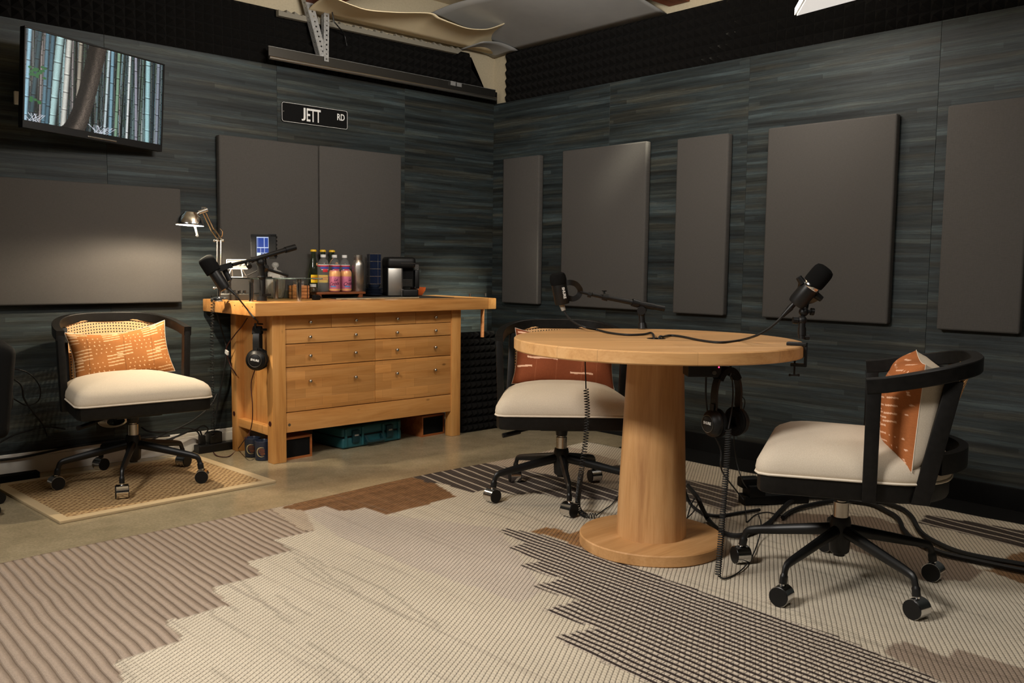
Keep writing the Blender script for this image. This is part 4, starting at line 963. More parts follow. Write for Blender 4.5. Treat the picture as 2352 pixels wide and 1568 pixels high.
# ------------------------------------------------------------------ black foam wedge panel, speakers, case, mugs under and beside the bench
o = tag(link('acoustic_foam_slab', foam_mesh(7, 14, 0.0437, 0.02, 0.03)), 'black wedge foam slab standing on the floor beside the workbench', 'foam')
o.location = (3.416, 4.12, 0.002); o.rotation_euler = (R_(-5), 0, 0)
def speaker(label, x0, y0, w, d, h):
    s = thing('bookshelf_speaker', label, 'speaker', (x0, y0, 0), R_(4), 'wooden speakers under the bench'); th = 0.011; m = MB()
    m.b2((0, 0, 0), (w, d, th)).b2((0, 0, h - th), (w, d, h)).b2((0, 0, th), (th, d, h - th)).b2((w - th, 0, th), (w, d, h - th)).b2((th, d - th, th), (w - th, d, h - th))
    m.obj('cabinet', M['speaker_wood'], s, False); MB().b2((th, 0.006, th), (w - th, 0.02, h - th)).obj('grille', M['black_matte'], s, False)
speaker('small wooden speaker with black grille behind the left front bench leg', 2.225, 4.10, 0.168, 0.19, 0.118)
speaker('small wooden speaker with black grille beside the right front bench leg', 3.155, 4.155, 0.185, 0.24, 0.125)
t = thing('hard_case', 'teal hard equipment case lying under the workbench', 'case', (2.60, 4.14, 0.003), R_(4))
CWd, CDp, CH = 0.42, 0.30, 0.118
MB().b2((0, 0, 0), (CWd, CDp, 0.060), 0.014, 3).obj('case_base', M['teal'], t, True, 50); MB().b2((0, 0.003, 0.063), (CWd, CDp, CH), 0.014, 3).obj('case_lid', M['teal'], t, True, 50)
MB().b2((0.006, 0.006, 0.055), (CWd - 0.006, CDp - 0.006, 0.068)).obj('seal', M['black'], t, False)
for xx in (0.085, 0.325):
    l_ = MB().b2((xx - 0.024, -0.012, 0.028), (xx + 0.024, 0.004, 0.098), 0.004).obj('latch', M['teal_dark'], t, True, 30); MB().b2((xx - 0.013, -0.014, 0.066), (xx + 0.013, -0.011, 0.075)).obj('latch_badge', M['grey_box'], l_, False)
hd = spline([(0.150, 0.0, 0.055), (0.150, -0.02, 0.030), (0.158, -0.028, 0.022), (0.255, -0.028, 0.022), (0.264, -0.02, 0.030), (0.264, 0.0, 0.055)], 4)
MB().sweep(hd, [(-0.007, -0.010), (0.007, -0.010), (0.007, 0.010), (-0.007, 0.010)]).obj('carry_handle', M['teal_dark'], t, False)
for xx in (0.02, 0.135, 0.28, 0.395): MB().b2((xx - 0.007, -0.006, 0.008), (xx + 0.007, 0.004, CH - 0.008), 0.003).obj('rib', M['teal'], t, False)
def mug(label, x_, y_, rz):
    s = thing('mug', label, 'mug', (x_, y_, 0), rz, 'dark printed mugs')
    MB().lathe([(0.0, 0.0), (0.036, 0.0), (0.040, 0.004), (0.0415, 0.09), (0.042, 0.1), (0.040, 0.1015), (0.0385, 0.099), (0.0375, 0.008), (0.0, 0.006)], 36).obj('cup', M['navy'], s)
    MB().tube(spline([(0.040, 0, 0.080), (0.058, 0, 0.082), (0.070, 0, 0.066), (0.069, 0, 0.042), (0.056, 0, 0.026), (0.039, 0, 0.025)], 5), 0.0055, 8).obj('handle', M['navy'], s)
    pr = MB(); bm_ = pr.bm      # crescent emblem and lettering bars wrapped on the cup; faces local -y
    def wrap(x2, z2): a = -PI / 2 + x2 / 0.0417; return ((0.0420) * math.cos(a), 0.0420 * math.sin(a), z2)
    A, B = [], []
    for i in range(25):
        an = R_(55 + 250 * i / 24); wd = 0.0055 * math.sin(PI * i / 24) + 0.0008
        A.append(bm_.verts.new(wrap(0.026 * math.cos(an), 0.047 + 0.026 * math.sin(an)))); B.append(bm_.verts.new(wrap((0.026 - wd) * math.cos(an), 0.047 + (0.026 - wd) * math.sin(an))))
    for i in range(24): bm_.faces.new((A[i], A[i + 1], B[i + 1], B[i]))
    pr.obj('crescent_print', M['gold'], s)
    pr = MB(); bm_ = pr.bm
    for zz2, xa_, xb_, hh_ in ((0.066, -0.008, 0.008, 0.003), (0.058, -0.012, 0.018, 0.004), (0.051, -0.014, 0.019, 0.0035), (0.044, -0.012, 0.018, 0.003), (0.035, -0.004, 0.02, 0.0055), (0.028, 0.0, 0.012, 0.003)):
        n_ = 7
        for i in range(n_):
            xs = xa_ + (xb_ - xa_) * i / n_; xe = xs + (xb_ - xa_) / n_ * 0.72
            V = [bm_.verts.new(wrap(a, c)) for a, c in ((xs, zz2), (xe, zz2), (xe, zz2 + hh_), (xs, zz2 + hh_))]; bm_.faces.new(V)
    pr.obj('lettering_print', M['speaker_wood'], s)
mug('dark blue mug with a crescent print, the nearer of the two under the workbench', 2.155, 4.20, R_(-40))
mug('dark blue mug with a crescent print, half hidden behind the nearer mug', 2.150, 4.305, R_(-40))

# ------------------------------------------------------------------ power strip, plugs, cables by the baseboard
t = thing('power_strip', 'long black power strip on the floor along the white baseboard', 'power strip', (1.955, 4.56, 0.0), R_(2))
MB().b2((0, -0.03, 0), (0.30, 0.035, 0.042), 0.004).obj('body', M['black'], t, False)
for i in range(3): MB().b2((0.165 + 0.04 * i, -0.018, 0.042), (0.195 + 0.04 * i, 0.022, 0.0435)).obj('socket', M['dark_metal'], t, False)
t = thing('plug_adapter', 'blocky black plug adapter on the power strip under the coiled cord', 'plug', (2.055, 4.575, 0.0425), R_(2))
MB().b2((-0.03, -0.028, 0), (0.04, 0.03, 0.062), 0.006).obj('body', M['black'], t, True, 30)
t = thing('plug', 'black plug with a bent cord at the end of the power strip', 'plug', (1.992, 4.575, 0.0425))
MB().b2((-0.016, -0.014, 0), (0.016, 0.014, 0.05), 0.004).obj('body', M['black'], t, True, 30)
MB().tube(spline([(0, 0, 0.045), (-0.01, 0.005, 0.075), (-0.04, 0.012, 0.085), (-0.12, 0.012, 0.06), (-0.26, 0.01, 0.028)]), 0.005, 7).obj('cord', M['rubber'], t)
def cable(name, label, pts, r, m=None, cat='cable', k_=7, group=None):
    P = spline(pts, 7); o_ = Vector(pts[0]); o_ = Vector((o_.x, o_.y, o_.z))
    e = MB().tube([p - o_ for p in P], r, k_).obj(name, m or M['rubber']); e.location = o_
    return tag(e, label, cat, group)
yb = YP - 0.024
cable('cable', 'black cable clipped along the top of the white baseboard', [(-0.2, yb, 0.085), (0.9, yb, 0.088), (1.12, yb, 0.088), (1.35, yb, 0.108), (1.6, yb, 0.112), (1.83, yb, 0.106)], 0.006)
cable('cable', 'black cable drooping under the left chair towards the power strip', [(1.6642, 4.5500, 0.1769), (1.6964, 4.5200, 0.1549), (1.7969, 4.5200, 0.1451), (1.9014, 4.5200, 0.1791), (1.9940, 4.5400, 0.2249), (2.0473, 4.5600, 0.2643), (2.0817, 4.5800, 0.3064)], 0.0045)
cable('cable', 'black cable arching from behind the left chair into the power strip', [(1.6550, 4.5000, 0.1069), (1.7334, 4.5200, 0.1209), (1.8239, 4.5300, 0.1497), (1.9064, 4.5500, 0.1440), (1.9620, 4.5700, 0.1181), (1.9828, 4.5750, 0.0840)], 0.004)
cable('cable', 'second arching black cable beside the power strip', [(1.7527, 4.4800, 0.0839), (1.8109, 4.5000, 0.1098), (1.8772, 4.5200, 0.1309), (1.9488, 4.5500, 0.1320), (1.9962, 4.5700, 0.1449), (2.0294, 4.5800, 0.1206), (2.0116, 4.5850, 0.0909)], 0.0035)
t = thing('coiled_cord', 'black coiled cord hanging from the left end of the workbench to the power strip', 'cord', (2.0, 4.37, 0.826))
part(MB().tube(coil([(2.0120, 4.4543, 0.8538), (2.0080, 4.4466, 0.8223), (2.0060, 4.4492, 0.7767), (2.0000, 4.4454, 0.6629), (2.0000, 4.4533, 0.4555), (2.0200, 4.5004, 0.2391), (2.0400, 4.5450, 0.0886)], 0.0085, 0.0155, 0.0018), 0.0018, 5), 'coil', M['rubber'], t)
cable('cable', 'black cable hanging behind the left end of the workbench', [(2.0500, 4.4992, 0.7618), (2.1000, 4.5430, 0.6527), (2.1300, 4.5576, 0.5556), (2.1200, 4.5669, 0.4362), (2.1000, 4.5816, 0.3166), (2.0800, 4.5974, 0.1724)], 0.0045)
cable('cable', 'dark red-brown cable crossing from under the worktop behind the bench leg', [(2.1300, 4.3072, 0.7344), (2.1200, 4.3525, 0.6866), (2.1100, 4.4087, 0.6422), (2.1000, 4.4934, 0.5621), (2.1200, 4.4968, 0.4783), (2.1300, 4.4419, 0.4192)], 0.003, M['cord_brown'])
p = (2.1000, 4.4888, 0.5414)
tag(MB().box((0, 0, 0), (0.008, 0.032, 0.022), Euler((0.3, 0, 0)).to_matrix(), 0.001).obj('cable_tag', M['cap_white'], None, False), 'little white tag on the cable behind the bench leg', 'tag').location = p
# dark things in the left corner
p = (1.5496, 4.5700, 0.2162)
t = thing('vent_fitting', 'ribbed silver vent fitting low on the wall behind the left chair', 'vent', (p[0], YP - 0.001, p[2]))
for i in range(5): MB().lathe([(0.060 - 0.005 * i, 0.010 * i), (0.068 - 0.005 * i, 0.010 * i + 0.003), (0.068 - 0.005 * i, 0.010 * i + 0.007), (0.060 - 0.005 * i, 0.010 * i + 0.010)], 32, Matrix.Rotation(PI / 2, 4, 'X') @ Matrix.Diagonal((1.1, 0.55, 1, 1)), closed=True).obj('rib', M['silver_coil'], t)
tag(MB().b2((0.30, 4.47, 0.0), (1.165, 4.53, 0.036), 0.003).obj('cable_cover', M['black_matte'], None, False), 'flat black cable cover on the floor at the edge of the jute mat', 'cable cover')
p = (0.9467, 3.9331, 0.5272)
t = thing('office_chair', 'black padded office chair in the dark corner left of the jute mat', 'chair', (p[0] - 0.205, p[1] + 0.14, 0.0), R_(82))
MB().box((0, -0.16, 0.505), (0.42, 0.09, 0.37), Euler((R_(6), 0, 0)).to_matrix(), 0.044, 5).obj('backrest', M['black_matte'], t, True, 60)
MB().box((0, 0.08, 0.36), (0.40, 0.38, 0.09), None, 0.04, 5).obj('seat', M['black_matte'], t, True, 60)
MB().tube(spline([(0, -0.10, 0.38), (0, -0.20, 0.42), (0, -0.18, 0.6)]), 0.02, 8).obj('spine', M['black_metal'], t)
MB().cyl((0, 0, 0.09), (0, 0, 0.33), 0.026).obj('column', M['black_metal'], t)
for k_ in range(5):
    a = R_(72 * k_ + 8); c, s_ = math.cos(a), math.sin(a)
    MB().tube([(0, 0, 0.12), (0.10 * c, 0.10 * s_, 0.10), (0.18 * c, 0.18 * s_, 0.075)], 0.017, 8).obj('leg', M['black_metal'], t)
    MB().cyl((0.18 * c - 0.015 * s_, 0.18 * s_ + 0.015 * c, 0.025), (0.18 * c + 0.015 * s_, 0.18 * s_ - 0.015 * c, 0.025), 0.025, n=18).cyl((0.18 * c, 0.18 * s_, 0.04), (0.18 * c, 0.18 * s_, 0.075), 0.008).obj('caster', M['black'], t)
cable('cable', 'thin black cable looping out from the black office chair', [(0.9509, 4.3000, 0.5449), (1.0525, 4.3500, 0.5368), (1.1205, 4.4000, 0.5035), (1.1715, 4.4500, 0.4339), (1.1754, 4.5000, 0.3665), (1.1234, 4.5000, 0.3511), (1.0583, 4.4500, 0.3937)], 0.003)
cable('cable', 'black cable falling along the papered wall beside the office chair', [(0.9703, 4.3500, 0.5388), (1.0749, 4.4000, 0.4674), (1.1028, 4.4500, 0.3895), (1.1499, 4.5000, 0.3177), (1.2038, 4.5500, 0.2429), (1.2293, 4.5800, 0.1829)], 0.004)
cable('cable', 'black cable sagging low on the papered wall beside the office chair', [(0.9925, 4.5000, 0.1798), (1.0674, 4.5500, 0.2032), (1.1395, 4.5800, 0.2148), (1.2370, 4.5900, 0.2229), (1.3144, 4.5900, 0.2032)], 0.004)

# ================================================================== HEADPHONES
def headphones(label, loc, rz, drop, half, text, tilt=0.0):
    t = thing('headphones', label, 'headphones', loc, rz, 'closed-back headphones')
    arc = [(half * math.cos(a), 0, -drop * 0.55 + drop * 0.55 * math.sin(a)) for a in np.linspace(0, PI, 25)]
    arc = [(half * 0.98, 0, -drop * 0.80)] + arc + [(-half * 0.98, 0, -drop * 0.80)]
    MB().sweep(arc, [(-0.014, -0.004), (0.014, -0.004), (0.014, 0.004), (-0.014, 0.004)]).obj('headband', M['black'], t, True, 60)
    MB().sweep(arc[6:-6], [(-0.018, -0.012), (0.018, -0.012), (0.02, -0.006), (0.018, 0.006), (-0.018, 0.006), (-0.02, -0.006)]).obj('headband_pad', M['black_matte'], t, True, 60)
    for sg in (-1, 1):
        mx = Matrix.Translation((sg * half, 0, -drop - 0.02)) @ Matrix.Rotation(sg * PI / 2, 4, 'Y')
        cup = MB().lathe([(0.0, 0.026), (0.024, 0.026), (0.030, 0.023), (0.043, 0.012), (0.046, 0.004), (0.045, -0.004), (0.0, -0.004)], 32, mx).obj('ear_cup', M['black'], t)
        MB().lathe([(0.0275, 0.0262), (0.0287, 0.0268), (0.0299, 0.0262), (0.0287, 0.0248)], 32, mx, closed=True).obj('ring', M['dark_metal'], cup)
        MB().lathe([(0.016, -0.004), (0.042, -0.004), (0.049, -0.010), (0.049, -0.018), (0.040, -0.024), (0.022, -0.022), (0.016, -0.012)], 28, mx, closed=True).obj('ear_cushion', M['black_matte'], t)
        MB().b2((sg * half - 0.004, -0.013, -drop * 0.86 - 0.01), (sg * half + 0.004, 0.013, -drop * 0.62)).b2((sg * half - 0.003 + sg * 0.008, -0.008, -drop + 0.018), (sg * half + 0.003 + sg * 0.008, 0.008, -drop * 0.72)).obj('yoke', M['black_metal'], t, False)
        if sg == -1:
            tm = Matrix.Translation((-half - 0.0266, 0, -drop - 0.018)) @ Matrix.Rotation(-PI / 2, 4, 'Z') @ Matrix.Rotation(PI / 2, 4, 'X') @ Matrix.Rotation(tilt, 4, 'Z')
            text_obj('lettering', text, 0.0125, M['print_white'], cup, tm, bold=0.0004)
    return t
q = (2.0900, 4.1273, 0.5420)
hp1 = headphones('black headphones hung on a hook on the left side of the workbench', (2.098, q[1] + 0.005, q[2] + 0.155), R_(50), 0.125, 0.033, 'SHURE', -0.2)
hp1.scale = (1.12, 1.12, 1.12)
t = thing('headphone_hook', 'black hook screwed to the left side of the workbench', 'hook', (2.187, q[1] - 0.008, q[2] + 0.165))
MB().b2((-0.006, -0.014, -0.035), (0.0, 0.014, 0.05), 0.002).obj('plate', M['black'], t, False)
MB().tube(spline([(-0.003, 0, -0.02), (-0.05, 0, -0.022), (-0.10, 0, -0.018), (-0.108, 0, 0.0), (-0.106, 0, 0.012)]), 0.006, 8).obj('prong', M['black'], t)
cable('thin_cable', 'thin red-brown headphone cord falling to the floor beside the mugs', [(q[0] + 0.0, q[1] + 0.01, q[2] - 0.045), (2.0900, 4.1923, 0.4065), (2.0900, 4.1810, 0.2952), (2.1000, 4.2083, 0.2000), (2.1000, 4.2439, 0.1379), (2.0600, 4.2223, 0.1073), (2.1524, 4.4907, 0.0060), (2.0425, 4.3638, 0.0040), (2.0037, 4.4099, 0.0040), (2.0165, 4.4907, 0.0100)], 0.0026, M['cord_brown'])
hb = (2.5109, 1.6404, 0.6913)
hp2 = headphones('black headphones hanging under the round table', (hb[0], hb[1], hb[2]), R_(-16), 0.160, 0.052, 'SHURE')
MB().tube(spline([(0.055, 0.01, -0.09), (0.088, 0.012, -0.11), (0.085, 0.01, -0.14), (0.058, 0, -0.155)]), 0.0018, 6).obj('loop_wire', M['rubber'], hp2)
t = thing('headphone_hanger', 'small black hook under the round tabletop carrying the headphones', 'hook', (hb[0], hb[1], 0.7245))
MB().cyl((0, 0, -0.004), (0, 0, 0), 0.02).tube(spline([(0, -0.01, -0.002), (0, -0.012, hb[2] - 0.7245 - 0.017), (0, 0.0, hb[2] - 0.7245 - 0.020), (0, 0.018, hb[2] - 0.7245 - 0.012)]), 0.004, 7).obj('prong', M['black_metal'], t)
t = thing('headphone_amplifier', 'flat black headphone amplifier with a red light under the round table', 'amplifier', ((2.4649, 1.7095, 0.6793)[0], (2.4649, 1.7095, 0.6793)[1], 0.664), R_(-43))
MB().b2((-0.055, -0.045, 0), (0.055, 0.045, 0.0605), 0.003).obj('body', M['black'], t, False)
MB().ball((0.046, -0.0455, 0.034), 0.0024, 8, 6).obj('indicator_light', M['led_red'], t)
MB().cyl((0.03, -0.045, 0.016), (0.03, -0.053, 0.016), 0.007).obj('volume_knob', M['dark_metal'], t)

# cords below the round table
t = thing('coiled_cord', 'black coiled headphone cord hanging straight from the headphones to the rug', 'cord', (hb[0], hb[1], 0.5))
c0_, c1_ = Vector((2.4520, 1.5911, 0.5021)), Vector((2.4156, 1.5884, 0.0220))
part(MB().tube(coil([c0_, c0_.lerp(c1_, 0.3) + Vector((0.004, 0, 0)), c0_.lerp(c1_, 0.65) + Vector((0.002, 0, 0)), c1_], 0.0085, 0.0076, 0.0022), 0.0022, 5), 'coil', M['rubber'], t)
part(MB().tube(spline([c1_, (2.4345, 1.5691, 0.0140), (2.5310, 1.5785, 0.0140), (2.6767, 1.6262, 0.0160), (2.8605, 1.7114, 0.0200), (2.9507, 1.7566, 0.0500), (3.0762, 1.8447, 0.0500)]), 0.0024, 6), 'lead', M['rubber'], t)
part(MB().tube(spline([(2.4862, 1.6760, 0.6809), (2.5151, 1.6339, 0.6683), (2.5205, 1.6241, 0.6282), (2.4994, 1.6100, 0.5737), c0_]), 0.0026, 6), 'top_lead', M['rubber'], t)
t = thing('coiled_cord', 'black coiled cord hanging from the round table in front of the rust pillow', 'cord', (2.5507, 2.3118, 0.6447))
e0 = Vector((2.5262, 2.2826, 0.5506))
part(MB().tube([(2.5536, 2.3160, 0.7040), (2.5507, 2.3118, 0.6447), e0], 0.0026, 6), 'top_lead', M['rubber'], t)
ce = [e0, (2.5252, 2.2723, 0.4549), (2.5060, 2.2631, 0.3393), (2.4806, 2.2597, 0.2242), (2.6332, 2.4126, 0.0600), (2.6397, 2.4055, 0.0220), (2.6152, 2.3519, 0.0200), (2.6428, 2.3200, 0.0200)]
part(MB().tube(coil(ce, 0.0095, 0.0105, 0.0019), 0.0019, 5), 'coil', M['rubber'], t)
part(MB().tube(spline([ce[-1], (2.7390, 2.3668, 0.0140), (2.8392, 2.4053, 0.0140), (2.9717, 2.4810, 0.0140), (3.1148, 2.5628, 0.0140)]), 0.0023, 6), 'lead', M['rubber'], t)
cable('cable', 'thick black cable curving over the pedestal base and away under the right chair', [(3.2396, 2.3023, 0.0500), (2.8868, 2.0086, 0.1200), (2.8538, 1.9641, 0.1000), (2.9424, 1.9922, 0.0250), (2.8662, 1.8996, 0.0220), (2.8307, 1.8272, 0.0220), (2.8543, 1.7855, 0.0220), (2.9523, 1.7809, 0.0220), (3.0944, 1.8040, 0.0220), (3.2976, 1.8703, 0.0220), (3.4602, 1.9124, 0.0220), (3.5882, 1.8796, 0.0220), (3.6744, 1.6838, 0.0220), (3.6101, 1.5605, 0.0220), (3.5337, 1.4838, 0.0220), (3.4090, 1.4112, 0.0220), (3.3003, 1.3242, 0.0220), (3.2269, 1.2016, 0.0220), (3.2262, 1.0844, 0.0220), (3.2421, 0.9253, 0.0220), (3.2677, 0.8042, 0.0220)], 0.0095)
cable('cable', 'second thick black cable running out beside it from under the right chair', [(3.1958, 1.8054, 0.0220), (3.2953, 1.8291, 0.0220), (3.4254, 1.8320, 0.0220), (3.6067, 1.7879, 0.0220), (3.7248, 1.6687, 0.0220), (3.7134, 1.5600, 0.0220), (3.6183, 1.4689, 0.0220), (3.4398, 1.3623, 0.0220), (3.3356, 1.2594, 0.0220), (3.2782, 1.1318, 0.0220), (3.3106, 0.9460, 0.0220), (3.3366, 0.8097, 0.0220)], 0.0095)
cable('cable', 'black cable lying on the rug between the pedestal and the floor adapter', [(3.0275, 2.1733, 0.1000), (3.0687, 2.1694, 0.0300), (3.0371, 2.1111, 0.0180), (3.0071, 2.0429, 0.0180), (3.0359, 1.9932, 0.0180), (3.1368, 1.9659, 0.0180), (3.2339, 1.9339, 0.0200)], 0.007)
cable('cable', 'thin black wire from the amplifier down to the floor adapter', [(2.4835, 1.7047, 0.6696), (2.4874, 1.7041, 0.5780), (2.5190, 1.7050, 0.4853), (2.5657, 1.6934, 0.4060), (2.5908, 1.7017, 0.3249), (3.1659, 2.0087, 0.1000), (3.1835, 1.9807, 0.0600)], 0.0032)
cable('cable', 'thin black wire bending sharply on the rug in front of the floor adapter', [(3.1955, 1.9809, 0.0300), (3.1234, 1.9285, 0.0140), (3.0580, 1.8833, 0.0130), (3.1724, 1.9163, 0.0130), (3.2420, 1.9079, 0.0130), (3.2463, 1.8700, 0.0130), (3.2293, 1.8206, 0.0160)], 0.0024)
cable('cable', 'thin dark wire rising behind the hanging headphones', [(2.5811, 1.6506, 0.5158), (2.5925, 1.6584, 0.4382), (2.6211, 1.6635, 0.3577), (2.6764, 1.6713, 0.2786), (3.4523, 2.1230, 0.0300)], 0.002)
cable('cable', 'thin black loop of wire against the back of the pedestal', [(2.8072, 1.9946, 0.0500), (2.9589, 2.0830, 0.0600), (3.0472, 2.1202, 0.0700), (3.0276, 2.0951, 0.0600), (2.9226, 2.0419, 0.0500), (2.8198, 1.9995, 0.0500)], 0.0024)
t = thing('floor_power_strip', 'black power strip with plug blocks on the rug behind the hanging headphones', 'power strip', ((3.3707, 2.0017, 0.0000)[0], (3.3707, 2.0017, 0.0000)[1], ZR + 0.002), R_(-32))
MB().b2((-0.10, -0.035, 0), (0.20, 0.035, 0.04), 0.004).obj('body', M['black'], t, False)
MB().b2((-0.085, -0.045, 0.035), (-0.01, 0.03, 0.085), 0.008).obj('plug_block', M['black'], t, True, 30)
MB().b2((-0.11, -0.02, 0.07), (-0.02, 0.035, 0.115), 0.012, 3).obj('plug_block', M['black'], t, True, 30)
for i in range(3): MB().b2((0.03 + 0.05 * i, -0.018, 0.04), (0.062 + 0.05 * i, 0.018, 0.0415)).obj('socket', M['dark_metal'], t, False)

# ================================================================== MICROPHONES
def mic_body(t, a, c, rf, rb, split, ring=True):
    """foam tip a, tail c; split = share of the length that is windscreen"""
    L = (Vector(c) - Vector(a)).length; mx = zto(a, c); s_ = L * split
    part(MB().lathe([(0.0, 0.0), (rf * 0.55, 0.001), (rf * 0.85, 0.006), (rf * 0.97, 0.016), (rf, 0.03), (rf, s_ * 0.8), (rf * 0.97, s_), (0, s_)], 32, mx), 'foam_windscreen', M['mic_foam'], t)
    part(MB().lathe([(0.0, s_), (rb * 0.98, s_), (rb, s_ + 0.004), (rb, L * 0.93), (rb * 0.90, L), (0.0, L)], 32, mx), 'barrel', M['black_metal'], t)
    if ring: part(MB().lathe([(rb * 1.0, s_ + 0.001), (rb * 1.03, s_ + 0.003), (rb * 1.03, s_ + 0.012), (rb * 1.0, s_ + 0.014)], 32, mx, closed=True), 'band', M['chrome'], t)
    return mx, L, s_
# --- on the workbench
d1 = 4.30
t = thing('boom_microphone', 'black microphone on a boom arm at the left end of the workbench', 'microphone', (2.0993, 4.0872, 0.8339), 0, 'black broadcast microphones')
mic_body(t, (1.8050, 4.0846, 1.0460), (1.8791, 4.0252, 0.8940), 0.038, 0.027, 0.47, False)
part(MB().sweep([(1.8410, 4.0571, 0.9805), (1.8766, 4.0396, 0.9975), (1.9137, 4.0202, 1.0104)], [(-0.013, -0.014), (0.013, -0.014), (0.013, 0.014), (-0.013, 0.014)]), 'shock_mount', M['black'], t, True, 30)
part(MB().cyl((1.8883, 4.0556, 0.9933), (1.9114, 4.0410, 0.9351), 0.013), 'mount_stub', M['black'], t)
part(MB().cyl((1.8784, 4.0277, 0.9106), (1.9174, 4.0003, 0.8694), 0.010, 0.006), 'cable_plug', M['black_metal'], t)
part(MB().tube(spline([(1.9174, 4.0003, 0.8694), (1.9360, 3.9937, 0.8443), (2.0120, 4.0765, 0.7972), (2.0120, 3.9997, 0.7559), (2.0600, 4.0542, 0.7322), (2.1200, 4.1726, 0.7127), (2.1700, 4.2184, 0.7061)]), 0.0038, 7), 'cable', M['rubber'], t)
part(MB().cyl((1.9137, 4.0202, 1.0104), (2.0382, 4.0579, 1.0359), 0.0085), 'boom_tube', M['black_metal'], t)
part(MB().cyl((2.0350, 4.0608, 1.0348), (2.2275, 4.0795, 1.0880), 0.012).cyl((2.0279, 4.0603, 1.0326), (2.0406, 4.0627, 1.0370), 0.015), 'boom_sleeve', M['black_metal'], t)
part(MB().cyl((2.2275, 4.0795, 1.0880), (2.2856, 4.0820, 1.1036), 0.0155), 'counterweight', M['black'], t)
part(MB().cyl((2.0046, 4.0460, 1.0175), (2.0023, 4.0190, 1.0029), 0.013), 'boom_clutch', M['black'], t)
part(MB().ball((2.0848, 4.0680, 1.0247), 0.022, 12, 8), 'pivot', M['black'], t)
part(MB().cyl((2.0846, 4.0677, 1.0204), (2.1030, 4.0827, 0.9426), 0.017).cyl((2.1032, 4.0830, 0.9470), (2.1011, 4.0860, 0.8382), 0.015).cyl((2.0957, 4.0773, 0.9557), (2.0954, 4.0768, 0.9492), 0.021), 'stand_post', M['black_metal'], t)
part(MB().cyl((2.0992, 4.0871, 0.8317), (2.1002, 4.0886, 0.8534), 0.026).box((2.1150, 4.0759, 0.8623), (0.05, 0.02, 0.012)), 'clamp', M['black_metal'], t)
part(MB().cyl((2.1245, 4.0819, 0.9904), (2.2408, 4.0794, 0.9581), 0.007).cyl((2.1067, 4.0705, 0.9861), (2.1074, 4.0444, 1.0036), 0.012), 'side_arm', M['black'], t)
part(MB().cyl((2.0201, 4.0929, 0.9553), (2.0926, 4.0842, 0.9902), 0.003), 'brace', M['dark_metal'], t)
# --- rear of the round table
d2 = 3.66
t = thing('boom_microphone', 'black microphone on a boom arm at the back edge of the round table', 'microphone', (2.8875, 2.3008, 0.7739), 0, 'black broadcast microphones')
A_, C_ = (2.5953, 2.5171, 0.9964), (2.6205, 2.5062, 0.8685)
mx, L, s_ = mic_body(t, A_, C_, 0.034, 0.031, 0.36, False)
vd = Vector(A_) - Vector((0, 0, 1.02)); vd.normalize(); ax = (Vector(C_) - Vector(A_)).normalized(); sd = ax.cross(vd).normalized()
if sd.x * 0.73 - sd.y * 0.68 < 0: sd = -sd
nn_ = (sd * 0.45 - vd * 0.9); nn_ = (nn_ - ax * nn_.dot(ax)).normalized()
tm = Matrix.Identity(4); xx_ = ax; yy_ = nn_.cross(xx_)
for i in range(3): tm[i][0], tm[i][1], tm[i][2], tm[i][3] = xx_[i], yy_[i], nn_[i], (Vector(A_) + ax * (L * 0.64) + nn_ * 0.0314 - t.location)[i]
text_obj('lettering', 'SHURE', 0.0155, M['print_white'], t, tm, bold=0.0006)
part(MB().cyl((2.6167, 2.5101, 0.8720), (2.6231, 2.5007, 0.8420), 0.012, 0.009), 'cable_plug', M['grey_box'], t)
part(MB().sweep(spline([(2.6113, 2.4969, 0.9507), (2.6237, 2.4723, 0.9574), (2.6489, 2.4618, 0.9514), (2.6671, 2.4565, 0.9336), (2.6758, 2.4605, 0.9192), (2.6690, 2.4647, 0.9013), (2.6541, 2.4773, 0.8904), (2.6373, 2.4934, 0.8937)], 5), [(-0.011, -0.0022), (0.011, -0.0022), (0.011, 0.0022), (-0.011, 0.0022)], vd), 'yoke', M['black_metal'], t, True, 30)
part(MB().cyl((2.6751, 2.4611, 0.9192), (2.7185, 2.4328, 0.9071), 0.006).cyl((2.7055, 2.4452, 0.9086), (2.7158, 2.4352, 0.9052), 0.011), 'yoke_joint', M['black'], t)
part(MB().cyl((2.7186, 2.4330, 0.9088), (2.7623, 2.4046, 0.8975), 0.0085), 'boom_tube', M['black_metal'], t)
part(MB().cyl((2.7572, 2.4097, 0.9001), (2.7726, 2.3946, 0.8950), 0.0145).cyl((2.7628, 2.4053, 0.9074), (2.7623, 2.4078, 0.9252), 0.004).box((2.7635, 2.4064, 0.9235), (0.014, 0.014, 0.004)), 'clutch', M['black'], t)
part(MB().cyl((2.7701, 2.3972, 0.8968), (2.9234, 2.2774, 0.8607), 0.0105), 'boom_sleeve', M['black_metal'], t)
part(MB().cyl((2.8531, 2.3313, 0.8780), (2.8751, 2.3168, 0.8709), 0.016).cyl((2.8699, 2.3218, 0.8727), (2.9259, 2.2749, 0.8599), 0.0135), 'swivel_block', M['black'], t)
part(MB().cyl((2.9234, 2.2774, 0.8607), (2.9613, 2.2479, 0.8521), 0.0115), 'counterweight', M['black'], t)
part(MB().cyl((2.8712, 2.2968, 0.8449), (2.9027, 2.3221, 0.8430), 0.018), 'pivot', M['black'], t)
part(MB().cyl((2.8869, 2.3095, 0.8439), (2.8870, 2.3033, 0.7919), 0.0125).cyl((2.8867, 2.3091, 0.8386), (2.8871, 2.3066, 0.8206), 0.016, 0.0125), 'stand_post', M['black_metal'], t)
part(MB().cyl((2.8871, 2.3034, 0.7937), (2.8873, 2.3006, 0.7703), 0.016, 0.020), 'clamp', M['black_metal'], t)
